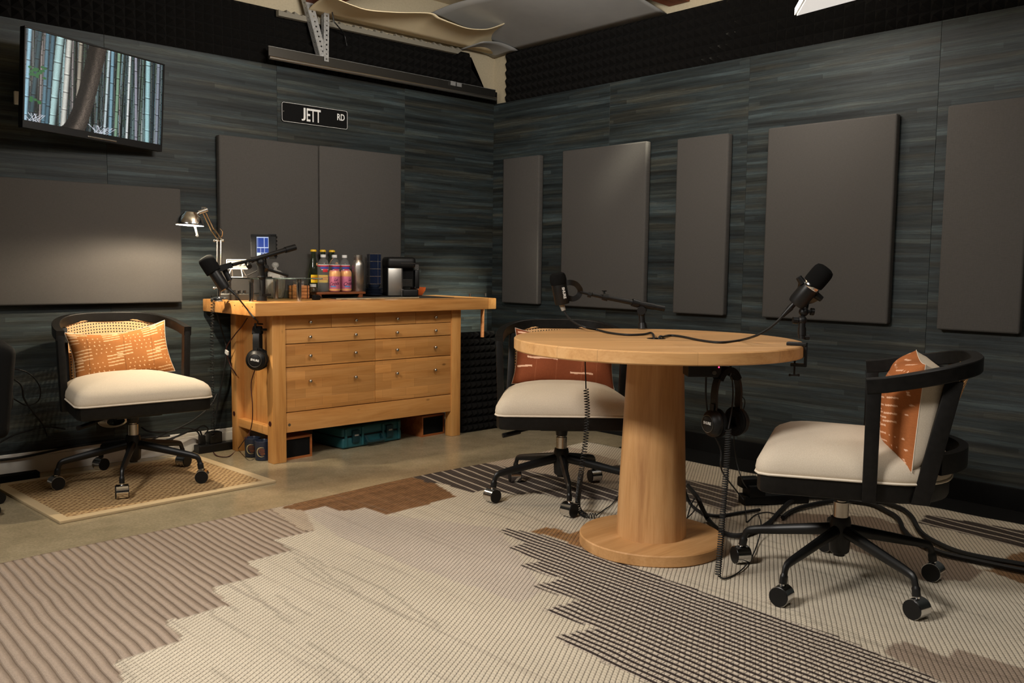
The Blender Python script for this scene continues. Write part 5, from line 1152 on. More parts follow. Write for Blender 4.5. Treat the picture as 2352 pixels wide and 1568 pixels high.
part(MB().tube(spline([(2.6231, 2.5007, 0.8420), (2.6081, 2.4565, 0.8143), (2.5824, 2.3961, 0.7973), (2.5663, 2.3273, 0.7846), (2.6351, 2.3267, 0.7725), (2.5707, 2.2077, 0.7715), (2.5508, 2.1055, 0.7715), (2.6210, 2.0836, 0.7715), (2.6836, 2.0957, 0.7730), (TC.x - 0.008, TC.y + 0.004, 0.768), (TC.x - 0.008, TC.y, 0.70)]), 0.0042, 7), 'cable', M['rubber'], t)
# --- right edge of the round table
d3 = 2.97
t = thing('table_microphone', 'black microphone with a chrome band clamped to the right edge of the round table', 'microphone', (2.7147, 1.4891, 0.7906), 0, 'black broadcast microphones')
A_, C_ = (2.7209, 1.4150, 1.0289), (2.6964, 1.5061, 0.9066)
mx, L, s_ = mic_body(t, A_, C_, 0.0345, 0.030, 0.44)
part(MB().cyl((2.6922, 1.5101, 0.9079), (2.6842, 1.5224, 0.8902), 0.009).cyl((2.6842, 1.5162, 0.8963), (2.6706, 1.5391, 0.8651), 0.0105, 0.006), 'cable_plug', M['black_metal'], t)
part(MB().cyl((2.6928, 1.4754, 0.9681), (2.6852, 1.4844, 0.9851), 0.004).cyl((2.6890, 1.4799, 0.9766), (2.6795, 1.4911, 0.9964), 0.0125, 0.010), 'yoke_screw', M['black'], t)
part(MB().cyl((2.7220, 1.4592, 0.9453), (2.7339, 1.4464, 0.9312), 0.004).cyl((2.7279, 1.4528, 0.9383), (2.7409, 1.4391, 0.9242), 0.0125, 0.010), 'yoke_screw', M['black'], t)
part(MB().sweep(spline([(2.7045, 1.4933, 0.9806), (2.7552, 1.5248, 0.9489), (2.7714, 1.5195, 0.9164), (2.7886, 1.5032, 0.9137), (2.7620, 1.4613, 0.9303)], 5), [(-0.009, -0.002), (0.009, -0.002), (0.009, 0.002), (-0.009, 0.002)]), 'yoke', M['black_metal'], t, True, 30)
part(MB().cyl((2.7684, 1.5080, 0.9110), (2.7322, 1.4960, 0.8712), 0.010).ball((2.7326, 1.4966, 0.8800), 0.016, 12, 8).cyl((2.7338, 1.4958, 0.8829), (2.7561, 1.4747, 0.8804), 0.007).cyl((2.7498, 1.4808, 0.8817), (2.7572, 1.4737, 0.8804), 0.0125), 'upper_swivel', M['black'], t)
part(MB().ball((2.7224, 1.4961, 0.8526), 0.016, 12, 8).cyl((2.7223, 1.4960, 0.8511), (2.7022, 1.5149, 0.8522), 0.006).cyl((2.7117, 1.5059, 0.8509), (2.7000, 1.5169, 0.8522), 0.0115), 'lower_swivel', M['black'], t)
part(MB().cyl((2.7224, 1.4961, 0.8526), (2.7193, 1.4917, 0.7902), 0.0115).cyl((2.7212, 1.4943, 0.8279), (2.7199, 1.4925, 0.8018), 0.0135), 'stand_post', M['black_metal'], t)
pe = Vector((2.7193, 1.4917, 0.7902)); rd = (Vector((pe.x, pe.y, 0)) - Vector((TC.x, TC.y, 0))).normalized(); ang_ = math.atan2(rd.y, rd.x); rim_ = Vector((TC.x, TC.y, 0)) + rd * TR
cl = MB().b2((-0.055, -0.017, TT + 0.0008), (0.010, 0.017, TT + 0.011), 0.002).b2((0.003, -0.012, TT - 0.062), (0.010, 0.012, TT + 0.010)).b2((-0.04, -0.012, TT - 0.070), (0.010, 0.012, TT - 0.060)).xf(Matrix.Translation(rim_) @ Matrix.Rotation(ang_, 4, 'Z')); part(cl, 'clamp', M['black_metal'], t, False)
sc_ = rim_ - rd * 0.028
part(MB().cyl(sc_ + Vector((0, 0, TT - 0.100)), sc_ + Vector((0, 0, TT - 0.047)), 0.003).cyl(sc_ + Vector((-0.012, 0.009, TT - 0.100)), sc_ + Vector((0.012, -0.009, TT - 0.100)), 0.003).ball(sc_ + Vector((-0.012, 0.009, TT - 0.100)), 0.005, 8, 6).ball(sc_ + Vector((0.012, -0.009, TT - 0.100)), 0.005, 8, 6), 'clamp_screw', M['black'], t)
part(MB().cyl((2.7250, 1.4871, 0.7961), (2.7366, 1.4761, 0.7955), 0.0085), 'side_knob', M['black'], t)
part(MB().tube(spline([(2.6706, 1.5391, 0.8651), (2.6524, 1.5533, 0.8416), (2.6290, 1.5724, 0.8181), (2.6014, 1.5959, 0.7988), (2.6901, 1.7100, 0.7720), (2.5578, 1.7019, 0.7715), (2.5695, 1.7895, 0.7715), (2.6520, 1.9271, 0.7715), (2.6648, 1.9915, 0.7715), (2.5762, 1.9561, 0.7730), (TC.x + 0.012, TC.y - 0.004, 0.768), (TC.x + 0.012, TC.y - 0.004, 0.70)]), 0.0042, 7), 'cable', M['rubber'], t)
# ================================================================== ON THE WORKBENCH
# chrome desk lamp
t = thing('desk_lamp', 'chrome jointed desk lamp switched on at the left end of the workbench', 'lamp', (1.9637, 4.2677, 0.8252))
bz = ZT; lo = Vector((1.9639, 4.2757, 0.8952))
part(MB().lathe([(0.0, 0.0), (0.040, 0.0), (0.042, 0.004), (0.040, 0.016), (0.02, 0.022), (0.0, 0.023)], 36, Matrix.Translation((lo.x, lo.y, bz))), 'base', M['chrome'], t)
lo = Vector((1.9639, 4.2757, 0.8952)); hi = Vector((1.9754, 4.2922, 1.1295))
part(MB().cyl((lo.x, lo.y, bz + 0.02), lo, 0.008).cyl((1.9429, 4.2950, 0.8927), (1.9815, 4.2590, 0.8933), 0.004).ball((1.9445, 4.2935, 0.8927), 0.008, 10, 8).ball((1.9800, 4.2607, 0.8955), 0.008, 10, 8), 'lower_joint', M['chrome'], t)
part(MB().cyl((1.9559, 4.2832, 0.8951), (1.9691, 4.2984, 1.1316), 0.0042).cyl((1.9703, 4.2697, 0.8953), (1.9835, 4.2849, 1.1319), 0.0060), 'lower_arm', M['nickel'], t)
part(MB().cyl((1.9578, 4.3089, 1.1314), (1.9916, 4.2774, 1.1320), 0.005).ball((1.9578, 4.3089, 1.1314), 0.008, 10, 8).ball((1.9900, 4.2789, 1.1320), 0.008, 10, 8).box((1.9811, 4.2890, 1.1471), (0.02, 0.012, 0.03)), 'elbow_joint', M['chrome'], t)
part(MB().cyl((1.9724, 4.2955, 1.1339), (1.8923, 4.2116, 1.1857), 0.0045).cyl((1.9856, 4.2840, 1.1407), (1.9050, 4.2002, 1.1902), 0.0045).cyl((1.8952, 4.2084, 1.1815), (1.8279, 4.1426, 1.2564), 0.0045).cyl((1.9048, 4.1999, 1.1859), (1.8387, 4.1328, 1.2587), 0.0045).tube(spline([(1.9840, 4.2855, 1.1406), (1.9727, 4.2451, 1.1744), (1.9551, 4.2360, 1.1908)]), 0.003, 6), 'upper_arm', M['nickel'], t)
part(MB().cyl((1.8042, 4.1374, 1.2571), (1.8440, 4.1296, 1.2733), 0.010).cyl((1.8260, 4.1471, 1.2793), (1.8413, 4.1328, 1.2795), 0.007).cyl((1.8309, 4.1396, 1.2544), (1.8351, 4.1385, 1.2794), 0.008).cyl((1.7784, 4.1324, 1.2433), (1.8072, 4.1346, 1.2572), 0.006), 'head_joint', M['chrome'], t)
sc0 = Vector((1.7624, 4.1417, 1.1947)); ax = Matrix.Translation(sc0) @ Matrix.Rotation(R_(3), 4, 'Y') @ Matrix.Scale(0.93, 4)
shade = MB().lathe([(0.0685, 0.0), (0.070, 0.002), (0.068, 0.010), (0.062, 0.030), (0.050, 0.049), (0.036, 0.060), (0.034, 0.066), (0.028, 0.070), (0.0, 0.071), (0.0, 0.068), (0.026, 0.067), (0.034, 0.057), (0.048, 0.046), (0.060, 0.028), (0.066, 0.010), (0.0675, 0.0)], 40, ax, cap=False)
part(MB().lathe([(0.0672, 0.0004), (0.0655, 0.010), (0.0595, 0.0275), (0.0475, 0.0455), (0.0335, 0.0565), (0.0255, 0.0665), (0.0, 0.0672)], 40, ax, cap=False), 'shade_liner', M['white_enamel'], t, True, 60)
part(shade, 'shade', M['chrome'], t, True, 60)
part(MB().ball(sc0 + Vector((0, 0, 0.046)), 0.017, 16, 10), 'bulb', M['bulb'], t)
part(MB().cyl((1.7718, 4.1048, 1.1890), (1.7689, 4.0754, 1.1495), 0.0045).ball((1.7687, 4.0751, 1.1454), 0.0065, 10, 8), 'handle', M['white_enamel'], t)
ld = bpy.data.lights.new('lamp_light', 'POINT'); ld.energy = 34; ld.color = (1.0, 0.84, 0.62); ld.shadow_soft_size = 0.010
lo_ = bpy.data.objects.new('lamp_light', ld); COL.objects.link(lo_); lo_.location = sc0 + Vector((0, 0, 0.017))

# mixer box, dark clip, grey box
t = thing('audio_mixer', 'small grey mixer with chrome knobs at the left end of the workbench', 'mixer', (2.135, 4.40, ZT), R_(-28))
MB().b2((-0.10, -0.06, 0), (0.10, 0.06, 0.034), 0.004).obj('body', M['dark_metal'], t, False)
MB().b2((-0.02, -0.062, 0.003), (0.10, -0.0595, 0.031)).obj('front_face', M['dark_metal'], t, False)
for i in range(5):
    for j in range(2): MB().cyl((-0.08 + 0.026 * i, -0.035 + 0.03 * j, 0.034), (-0.08 + 0.026 * i, -0.035 + 0.03 * j, 0.050), 0.008, n=10).obj('knob', M['chrome'], t)
t = thing('clip', 'small black clip on the front edge of the worktop beside the slatted basket', 'clip', (2.475, 4.20, ZT), R_(20))
MB().b2((-0.022, -0.013, 0.001), (0.022, 0.013, 0.026), 0.005).obj('body', M['black'], t, True, 30)
MB().cyl((0.015, 0, 0.02), (0.055, 0.006, 0.010), 0.008, 0.004, 10).obj('lever', M['black'], t)
bx = (2.4901, 4.5550, 0.8521)
tag(MB().b2((bx[0] - 0.05, 4.50, ZT), (bx[0] + 0.05, 4.585, ZT + 0.045), 0.004).obj('grey_box', M['grey_box'], None, False), 'pale grey box on the workbench behind the slatted basket', 'box')

# glass riser shelf
gz = (2.1409, 4.2826, 0.8260); gz2 = (2.3603, 4.1791, 0.8260)
zr = ZT + 0.113; GL = (2.13, 4.205); GR = (2.455, 4.205)
t = thing('glass_riser', 'small glass shelf on four chrome legs on the workbench', 'shelf', (2.29, 4.30, ZT))
gx0, gx1, gy0, gy1 = 2.075, 2.475, 4.13, 4.43
part(MB().b2((gx0, gy0, zr), (gx1, gy1, zr + 0.007), 0.001), 'glass_plate', M['riser_glass'], t, False)
for px_, py_ in (((2.0771, 4.1550, 0.8318)[0], 4.155), ((2.3467, 4.1550, 0.8271)[0], 4.155), ((2.0771, 4.1550, 0.8318)[0], 4.405), ((2.3467, 4.1550, 0.8271)[0], 4.405)):
    l_ = part(MB().cyl((px_, py_, ZT), (px_, py_, zr - 0.016), 0.0125, n=20), 'leg', M['chrome'], t)
    MB().cyl((px_ - t.location.x, py_ - t.location.y, zr - 0.016 - ZT), (px_ - t.location.x, py_ - t.location.y, zr - ZT), 0.014, n=20).obj('ferrule', M['nickel'], l_)
zg = zr + 0.0075
# phone in cage on its mount
t = thing('monitor', 'small glowing blue screen in a black cage above the glass shelf', 'monitor', (2.1300, 4.1174, 1.1035), R_(-38))
s_ = 4.44 / 2029
MB().b2((-27 * s_, 0.0, -27 * s_), (27 * s_, 0.022, 28 * s_), 0.004).obj('cage', M['black_matte'], t, False)
rim = MB()
for k_ in range(6): rim.b2((26 * s_, 0.002, (-24 + 8.6 * k_) * s_), (29 * s_, 0.02, (-19 + 8.6 * k_) * s_))
rim.b2((-29 * s_, -0.006, -28 * s_), (-17 * s_, 0.004, 25 * s_), 0.002).b2((11 * s_, -0.006, -28 * s_), (28 * s_, 0.004, 29 * s_), 0.002).b2((-29 * s_, -0.006, 22 * s_), (28 * s_, 0.004, 28 * s_), 0.002).obj('cage_rim', M['black'], t, False)
nu, nv2 = 60, 96; im = np.zeros((nv2, nu, 3)); im[:] = lin(34, 66, 150); wh = lin(200, 214, 240)
def bar_(u0, u1, v0, v1, c): im[int(v0 * nv2):max(int(v0 * nv2) + 1, int(v1 * nv2)), int(u0 * nu):max(int(u0 * nu) + 1, int(u1 * nu))] = c
for a in ((0, 0.04, 0, 1), (0.1, 0.13, 0.5, 1), (0.6, 0.66, 0.5, 1), (0.96, 1, 0.48, 1), (0, 1, 0.95, 0.99), (0, 1, 0.47, 0.52), (0.33, 0.36, 0.25, 0.5), (0.64, 0.67, 0.25, 0.5), (0, 1, 0.23, 0.26), (0.02, 0.36, 0.0, 0.25)): bar_(*a, wh)
bar_(0.02, 0.36, 0.0, 0.25, lin(236, 246, 240))
for i in range(70):
    a, c = np.random.RandomState(i).rand(2); bar_(0.4 + 0.55 * a, 0.43 + 0.55 * a, 0.03 + 0.2 * c, 0.05 + 0.2 * c, wh if i % 2 else lin(14, 24, 60))
link('screen', grid_mesh('screen', nu, nv2, lambda u, v: (-16 * s_ + 27 * s_ * u, -0.0055 if False else -0.001, -26 * s_ + 48 * s_ * v), im, M['small_screen']), t)
MB().cyl((0.0, 0.012, -27 * s_), (0.005, 0.03, -27 * s_ - 0.07), 0.008).cyl((0.005, 0.03, -27 * s_ - 0.065), (0.005, 0.03, zg - t.location.z + 0.004), 0.007).cyl((0.005, 0.03, zg - t.location.z), (0.005, 0.03, zg - t.location.z + 0.006), 0.03).obj('mount', M['black_metal'], t)
# white wire stand with a small panel
p = (2.0071, 4.1604, 0.9585)
t = thing('wire_stand', 'little white wire stand holding a grey panel on the glass shelf', 'stand', (p[0], p[1], zg), R_(-36))
s_ = 4.40 / 2029; w1 = 23 * s_; z0, z1 = 20 * s_, 41 * s_
fr = MB()
for a, c in (((-w1, 0, z0), (w1, 0, z0)), ((w1, 0, z0), (w1, 0, z1)), ((w1, 0, z1), (-w1, 0, z1)), ((-w1, 0, z1), (-w1, 0, z0))): fr.tube([a, c], 0.0024, 6)
fr.obj('frame', M['white_enamel'], t)
for a, c in (((-13 * s_, 0, z0), (-20 * s_, -0.02, 0.003)), ((9 * s_, 0, z0), (14 * s_, -0.02, 0.003)), ((-12 * s_, 0, z0), (-13 * s_, 0.03, 0.003)), ((11 * s_, 0, z0), (19 * s_, 0.03, 0.003))): MB().tube([a, c], 0.0024, 6).obj('leg', M['white_enamel'], t)
MB().tube([(-20 * s_, -0.02, 0.0025), (14 * s_, -0.02, 0.0025), (19 * s_, 0.03, 0.0025), (-13 * s_, 0.03, 0.0025)], 0.0022, 6, True).obj('foot_frame', M['white_enamel'], t)
MB().b2((-w1 + 0.002, 0.001, z0 + 0.003), (w1 - 0.002, 0.008, z1 - 0.002)).obj('panel', M['grey_box'], t, False)
for i in range(4): MB().cyl((-0.03 + 0.02 * i, 0.001, (z0 + z1) / 2 + 0.002), (-0.03 + 0.02 * i, -0.002, (z0 + z1) / 2 + 0.002), 0.007, n=14).obj('dial', M['galv'], t)
# cut crystal jar
q = (2.3955, 4.5000, 0.8330)
t = thing('crystal_jar', 'cut crystal jar with a domed lid behind the glass shelf', 'jar', (q[0], 4.50, ZT))
k_ = 4.95 / 2029
MB().lathe([(0.0, 0.0), (17 * k_, 0.0), (19 * k_, 0.004), (22 * k_, 22 * k_), (23.0 * k_, 44 * k_), (22.0 * k_, 44 * k_), (20.5 * k_, 22 * k_), (16.5 * k_, 0.008), (0.0, 0.008)], 60, None, lambda a, z: 1 + 0.035 * math.cos(15 * a) * (1 if z < 0.09 else 0.3)).obj('bowl', M['crystal'], t, True, 15)
MB().lathe([(23.5 * k_, 44.5 * k_), (23.5 * k_, 47 * k_), (20 * k_, 56 * k_), (11 * k_, 63 * k_), (4 * k_, 65 * k_), (3 * k_, 69 * k_), (6.5 * k_, 72 * k_), (8 * k_, 76 * k_), (6 * k_, 81 * k_), (0.0, 83 * k_), (0, 62 * k_), (10 * k_, 60 * k_), (19 * k_, 54 * k_), (22 * k_, 46 * k_)], 48, None, lambda a, z: 1 + 0.03 * math.cos(12 * a)).obj('lid', M['crystal'], t, True, 20)
# slatted basket with two small bottles
q = (2.4965, 4.4200, 0.8318); bc = Vector((q[0], 4.42, ZT)); br = 0.056
t = thing('slatted_basket', 'small round basket of wooden slats bound with black wire', 'basket', bc)
for i in range(4): MB().lathe([(br - 0.005, 0.004 + 0.0175 * i), (br, 0.005 + 0.0175 * i), (br + 0.001, 0.012 + 0.0175 * i), (br, 0.0195 + 0.0175 * i), (br - 0.005, 0.0205 + 0.0175 * i)], 36, None, closed=True).obj('slat', M['slat'], t)
MB().lathe([(0, 0.0), (br - 0.004, 0.0), (br - 0.004, 0.006), (0, 0.006)], 30).obj('bottom', M['slat'], t)
for i in range(8):
    a = 2 * PI * i / 8 + 0.35; c, s2 = math.cos(a), math.sin(a); MB().tube([((br + 0.003) * c, (br + 0.003) * s2, 0.0), ((br + 0.003) * c, (br + 0.003) * s2, 0.078)], 0.0018, 6).obj('wire', M['black_metal'], t)
for nm, dx, lab in (('small_bottle', -0.022, 'little glass bottle at the left in the slatted basket'), ('small_bottle', 0.024, 'little glass bottle at the right in the slatted basket')):
    s2 = thing(nm, lab, 'bottle', (bc.x + dx, bc.y + 0.005, ZT + 0.0065), 0, 'little bottles in the basket')
    MB().lathe([(0, 0), (0.016, 0), (0.017, 0.004), (0.017, 0.052), (0.010, 0.066), (0.008, 0.078), (0.0, 0.078)], 20).obj('bottle_body', M['pet'], s2); MB().cyl((0, 0, 0.0785), (0, 0, 0.090), 0.009, n=14).obj('stopper', M['crystal'], s2)

# runner cloth and tray
tag(MB().prism([(2.62, 4.20, ZT + 0.0006), (3.40, 4.16, ZT + 0.0006), (3.42, 4.58, ZT + 0.0006), (2.70, 4.585, ZT + 0.0006)], (0, 0, 0.002)).obj('table_runner', M['runner'], None, False), 'dark woven runner lying under the tray on the workbench', 'runner')
for i in range(1): 
    rn = MB().tube(spline([(2.60 + 0.05 * j, 4.20 - 0.002 * j + 0.004 * (j % 2), ZT + 0.003) for j in range(12)]), 0.0035, 5).obj('fringe', M['mat_border'], bpy.data.objects['table_runner'])
zt0 = ZT + 0.0029; X = lambda px_, Y: None
trx0, trx1, try0, try1 = (2.5746, 4.3700, 0.8397)[0], (2.8978, 4.3700, 0.8352)[0], 4.36, 4.585
trx0b = (2.5426, 4.4000, 0.8489)[0]
t = thing('serving_tray', 'dark wooden tray on short feet carrying bottles and cans', 'tray', ((trx0 + trx1) / 2, 4.47, zt0))
part(MB().b2((trx0, try0, zt0 + 0.020), (trx1, try1, zt0 + 0.033), 0.003), 'board', M['tray'], t, True, 30)
for x_ in (trx0 + 0.02, trx1 - 0.03):
    for y_ in (try0 + 0.015, try1 - 0.03): part(MB().b2((x_ - 0.012, y_ - 0.012, zt0), (x_ + 0.012, y_ + 0.012, zt0 + 0.021), 0.002), 'foot', M['tray'], t, True, 30)
zs = zt0 + 0.0335
# yellow-capped tall bottles
def tall_bottle(label, x_, y_):
    s2 = thing('tall_bottle', label, 'bottle', (x_, y_, zs), 0, 'yellow-capped tall bottles')
    MB().lathe([(0, 0.003), (0.024, 0.0), (0.029, 0.004), (0.030, 0.03), (0.030, 0.105), (0.027, 0.135), (0.018, 0.172), (0.0135, 0.20), (0.013, 0.232), (0.0, 0.232)], 28).obj('bottle_body', M['green_glass'], s2)
    MB().lathe([(0.0142, 0.226), (0.0185, 0.228), (0.0175, 0.236), (0.014, 0.2395), (0, 0.2395)], 21).obj('cap', M['yellow'], s2)
    lb = MB(); A, B = [], []
    for i in range(13):
        a = -PI / 2 - R_(45) + R_(78) * i / 12 + R_(-15); A.append(lb.bm.verts.new((0.0305 * math.cos(a), 0.0305 * math.sin(a), 0.050))); B.append(lb.bm.verts.new((0.0305 * math.cos(a), 0.0305 * math.sin(a), 0.095)))
    for i in range(12): lb.bm.faces.new((A[i], A[i + 1], B[i + 1], B[i]))
    lb.obj('label', M['label_yellow'], s2)
    lb = MB()
    for zz2, a0, a1 in ((0.080, -140, -85), (0.073, -132, -95), (0.066, -128, -90)):
        A = [lb.bm.verts.new((0.0308 * math.cos(R_(a0 + (a1 - a0) * i / 6)), 0.0308 * math.sin(R_(a0 + (a1 - a0) * i / 6)), zz2)) for i in range(7)]; B = [lb.bm.verts.new((v.co.x, v.co.y, zz2 + 0.003)) for v in A]
        for i in range(6): lb.bm.faces.new((A[i], A[i + 1], B[i + 1], B[i]))
    lb.obj('label_print', M['label_red'], s2)
    MB().ball((0.010, -0.0225, 0.155), 0.006, 10, 8, (1, 0.5, 1.4)).obj('neck_seal', M['can_peach'], s2)
tall_bottle('yellow-capped green glass bottle standing at the left end of the tray', (2.6474, 4.5200, 0.8588)[0], 4.52)
tall_bottle('yellow-capped green glass bottle directly behind the first water bottle', (2.7151, 4.5300, 0.8578)[0], 4.53)
tall_bottle('yellow-capped green glass bottle at the right, behind the middle water bottle', (2.7857, 4.5450, 0.8566)[0], 4.545)
def water(label, x_, y_):
    s2 = thing('water_bottle', label, 'bottle', (x_, y_, zs), 0, 'clear water bottles')
    rib = [(0, 0.003), (0.026, 0.0), (0.031, 0.005)]
    for i in range(7): rib += [(0.0325, 0.012 + 0.012 * i), (0.0305, 0.018 + 0.012 * i)]
    MB().lathe(rib + [(0.0325, 0.10), (0.0325, 0.145), (0.031, 0.158), (0.024, 0.178), (0.0125, 0.190), (0.0125, 0.198), (0, 0.198)], 28).obj('bottle_body', M['pet'], s2)
    MB().cyl((0, 0, 0.195), (0, 0, 0.211), 0.0155, n=22).obj('cap', M['cap_white'], s2)
    for nm, z0, z1, m_, a0, a1 in (('label_white', 0.150, 0.153, 'print_white', 0, 360), ('label_red', 0.143, 0.150, 'label_red', 0, 360), ('label_blue', 0.130, 0.143, 'label_blue', -150, -60), ('label_badge', 0.112, 0.130, 'label_red', -125, -75), ('label_band', 0.124, 0.127, 'print_white', -140, -65)):
        lb = MB(); n_ = 24 if a1 - a0 < 300 else 40; rr_ = 0.0329 + (0.0003 if nm in ('label_badge', 'label_band') else 0)
        A = [lb.bm.verts.new((rr_ * math.cos(R_(a0 + (a1 - a0) * i / n_)), rr_ * math.sin(R_(a0 + (a1 - a0) * i / n_)), z0)) for i in range(n_ + 1)]; B = [lb.bm.verts.new((v.co.x, v.co.y, z1)) for v in A]
        for i in range(n_): lb.bm.faces.new((A[i], A[i + 1], B[i + 1], B[i]))
        lb.obj(nm, M[m_], s2)
water('clear water bottle left of the two pink cans on the tray', (2.6514, 4.4200, 0.8568)[0], 4.42)
water('clear water bottle behind the left pink can', (2.7557, 4.4700, 0.8592)[0], 4.47)
water('clear water bottle behind the right pink can', (2.8298, 4.4800, 0.8581)[0], 4.48)
def can(label, x_, y_, rot):
    s2 = thing('drink_can', label, 'can', (x_, y_, zs), 0, 'pink drink cans'); r = 0.0325
    MB().lathe([(0.024, 0.001), (0.029, 0.003), (r, 0.010), (r, 0.108), (0.0285, 0.119), (0.0270, 0.122), (0.0262, 0.1235), (0.0250, 0.1225), (0.0245, 0.119), (0, 0.119)], 36).obj('can_body', M['can_pink'], s2)
    MB().lathe([(r + 0.0002, 0.088), (r + 0.0002, 0.108), (0.0288, 0.119), (0.0284, 0.1188), (r - 0.0003, 0.1075), (r - 0.0003, 0.088)], 36, closed=True).obj('peach_band', M['can_peach'], s2)
    MB().lathe([(0.0285, 0.0025), (r + 0.0003, 0.010), (r + 0.0003, 0.017), (r - 0.0004, 0.017), (0.0284, 0.0030)], 36, closed=True).obj('foot_band', M['can_peach'], s2)
    wp = lambda sx_, sy_, kx: (lambda p: Vector(((r + 0.0006) * math.cos(-PI / 2 + rot + (p.x * kx + sx_) / r), (r + 0.0006) * math.sin(-PI / 2 + rot + (p.x * kx + sx_) / r), p.y + sy_ + p.x * 0.12)))
    text_obj('lettering', 'La', 0.024, M['purple'], s2, None, 0.0001, 1.0, 'CENTER', wp(0.010, 0.069, 0.9), 0.0003, 0.35)
    text_obj('lettering', 'Croix', 0.030, M['purple'], s2, None, 0.0001, 1.0, 'CENTER', wp(0.0, 0.046, 0.82), 0.0003, 0.35)
    lb = MB(); A = [lb.bm.verts.new(((r + 0.0005) * math.cos(-PI / 2 + rot + a), (r + 0.0005) * math.sin(-PI / 2 + rot + a), 0.027)) for a in np.linspace(-0.6, 0.35, 9)]; B = [lb.bm.verts.new((v.co.x, v.co.y, 0.034)) for v in A]
    for i in range(8): lb.bm.faces.new((A[i], A[i + 1], B[i + 1], B[i]))
    lb.obj('blue_band', M['blue_print'], s2)
can('pink and peach drink can at the left of the pair, script facing out', (2.7095, 4.3950, 0.8669)[0], 4.395, R_(-38))
can('pink and peach drink can at the right of the pair beside the steel bottle', (2.7881, 4.4000, 0.8659)[0], 4.40, R_(-8))
t = thing('small_jar', 'squat green bottle with a pale cap at the front left of the tray', 'bottle', ((2.5730, 4.4000, 0.8681)[0], 4.40, zt0))
MB().lathe([(0, 0), (0.024, 0), (0.027, 0.004), (0.027, 0.050), (0.018, 0.062), (0.0, 0.062)], 24).obj('bottle_body', M['green_glass'], t); MB().cyl((0, 0, 0.062), (0, 0, 0.078), 0.018, n=20).obj('cap', M['cap_white'], t)
t = thing('steel_bottle', 'brushed steel flask at the right end of the tray', 'flask', ((2.8841, 4.4200, 0.8644)[0], 4.42, zs))
MB().lathe([(0, 0.0), (0.034, 0.0), (0.036, 0.003), (0.036, 0.150), (0.034, 0.166), (0.026, 0.180), (0.0245, 0.183), (0, 0.183)], 36).obj('flask_body', M['steel'], t); MB().lathe([(0, 0.1835), (0.0235, 0.1835), (0.0245, 0.186), (0.0245, 0.211), (0.022, 0.2135), (0, 0.2135)], 30).obj('cap', M['steel'], t)
# capsule tower on a pile of saucers
tx = (3.0498, 4.5000, 0.8314)[0]
t = thing('capsule_tower', 'dark blue square capsule tower with thin metal edges beside the coffee machine', 'dispenser', (tx, 4.50, zt0 + 0.073), R_(-20))
M['navy_glass'] = mat('navy_glass', S(24, 32, 52), 0.12)
MB().b2((-0.034, -0.034, 0.0), (0.034, 0.034, 0.180), 0.002).obj('body', M['navy_glass'], t, False)
w_ = MB()
for x_, y_ in ((-0.035, -0.035), (0.016, -0.035), (0.035, -0.035), (0.035, 0.035), (-0.035, 0.035)): w_.cyl((x_, y_, 0), (x_, y_, 0.183), 0.0011, n=6)
for k_ in range(5): w_.tube([(-0.035, -0.035, 0.182 - 0.045 * k_), (0.035, -0.035, 0.182 - 0.045 * k_), (0.035, 0.035, 0.182 - 0.045 * k_), (-0.035, 0.035, 0.182 - 0.045 * k_)], 0.0011, 5, True)
w_.obj('wire_edges', M['chrome'], t)
for k_ in range(5):
    s2 = tag(MB().lathe([(0, 0), (0.030, 0), (0.034, 0.002), (0.052, 0.010), (0.053, 0.0125), (0.050, 0.0125), (0.030, 0.005), (0, 0.004)], 36).obj('saucer', M['navy']), 'dark blue saucer in the stack under the capsule tower', 'saucer', 'stacked dark saucers')
    s2.location = (tx, 4.50, zt0 + 0.0005 + 0.009 * k_)
t = tag(MB().lathe([(0, 0), (0.026, 0), (0.034, 0.008), (0.042, 0.0225), (0.0, 0.0225)], 30).obj('cup', M['navy']), 'upturned dark blue cup between the saucers and the capsule tower', 'cup'); t.location = (tx, 4.50, zt0 + 0.050)
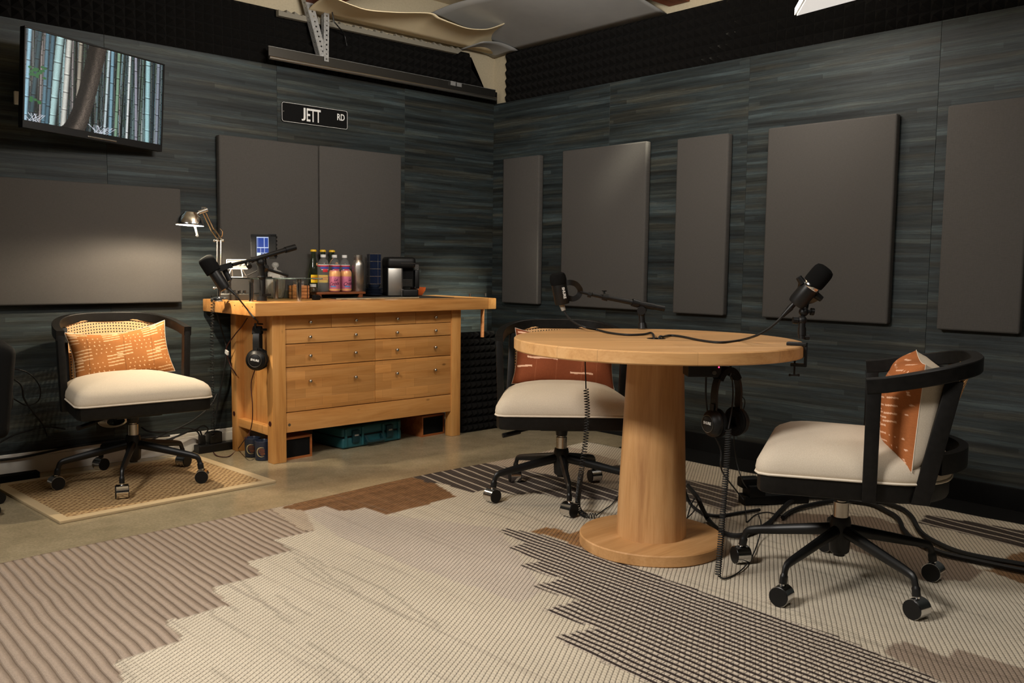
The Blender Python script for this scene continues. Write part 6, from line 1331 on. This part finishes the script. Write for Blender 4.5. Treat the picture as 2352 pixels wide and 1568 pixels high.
# coffee machine
cx0 = (3.1087, 4.4700, 0.8289)[0]; cx1 = (3.3155, 4.4700, 0.8260)[0]; cw = (cx1 - cx0) * 0.86
t = thing('coffee_machine', 'black and steel capsule coffee machine on the workbench', 'coffee machine', (cx0 - 0.005, 4.43, zt0), R_(-24))
kz = 5.22 / 2029
MB().b2((0.0, 0.02, 0), (cw * 0.52, 0.20, 68 * kz), 0.006).obj('body', M['black'], t, True, 30)
MB().b2((0.004, 0.012, 0.004), (cw * 0.50, 0.021, 66 * kz), 0.003).obj('steel_front', M['steel'], t, True, 30)
MB().cyl((cw * 0.50, 0.016, 0.002), (cw * 0.50, 0.016, 66 * kz), 0.0055, n=14).obj('steel_edge', M['chrome'], t)
MB().b2((-0.004, 0.0, 66 * kz), (cw * 0.98, 0.19, 93 * kz), 0.026, 4).obj('head', M['black'], t, True, 60)
MB().b2((cw * 0.45, -0.001, 77 * kz), (cw * 0.95, 0.004, 79 * kz), 0.0008, 1).obj('trim', M['chrome'], t, False)
MB().b2((cw * 0.52, 0.05, 20 * kz), (cw * 0.95, 0.16, 68 * kz), 0.004).obj('pod_column', M['black_matte'], t, False)
MB().b2((cw * 0.50, -0.03, 0), (cw * 1.02, 0.16, 17 * kz), 0.008, 3).obj('drip_tray', M['black'], t, True, 40)
gr = MB()
for k_ in range(6): gr.b2((cw * 0.56, 0.045, (24 + 3 * k_) * kz), (cw * 0.90, 0.05, (25.2 + 3 * k_) * kz))
gr.obj('vent_ribs', M['dark_metal'], t, False)
MB().b2((cw * 1.0, 0.05, 18 * kz), (cw * 1.16, 0.15, 62 * kz), 0.006).obj('water_tank', M['black'], t, True, 30)
MB().b2((cw * 1.01, 0.06, 62.5 * kz), (cw * 1.15, 0.14, 76 * kz), 0.005).obj('tank_lid', M['pet'], t, True, 30)
MB().tube([(cw * 1.08 + 0.013 * math.cos(a), 0.055, 21 * kz + 0.012 * math.sin(a)) for a in np.linspace(0, 2 * PI, 20, endpoint=False)], 0.0018, 6, True).obj('ring', M['nickel'], t)
q = (3.3821, 4.5000, 0.8296)
t = thing('orange_bowl', 'orange ceramic bowl half hidden behind the coffee machine', 'bowl', (q[0], 4.50, zt0 + 0.0003))
MB().lathe([(0, 0), (0.024, 0), (0.028, 0.003), (0.046, 0.032), (0.050, 0.052), (0.047, 0.052), (0.043, 0.033), (0.025, 0.007), (0, 0.006)], 36).obj('bowl', M['orange_cer'], t)
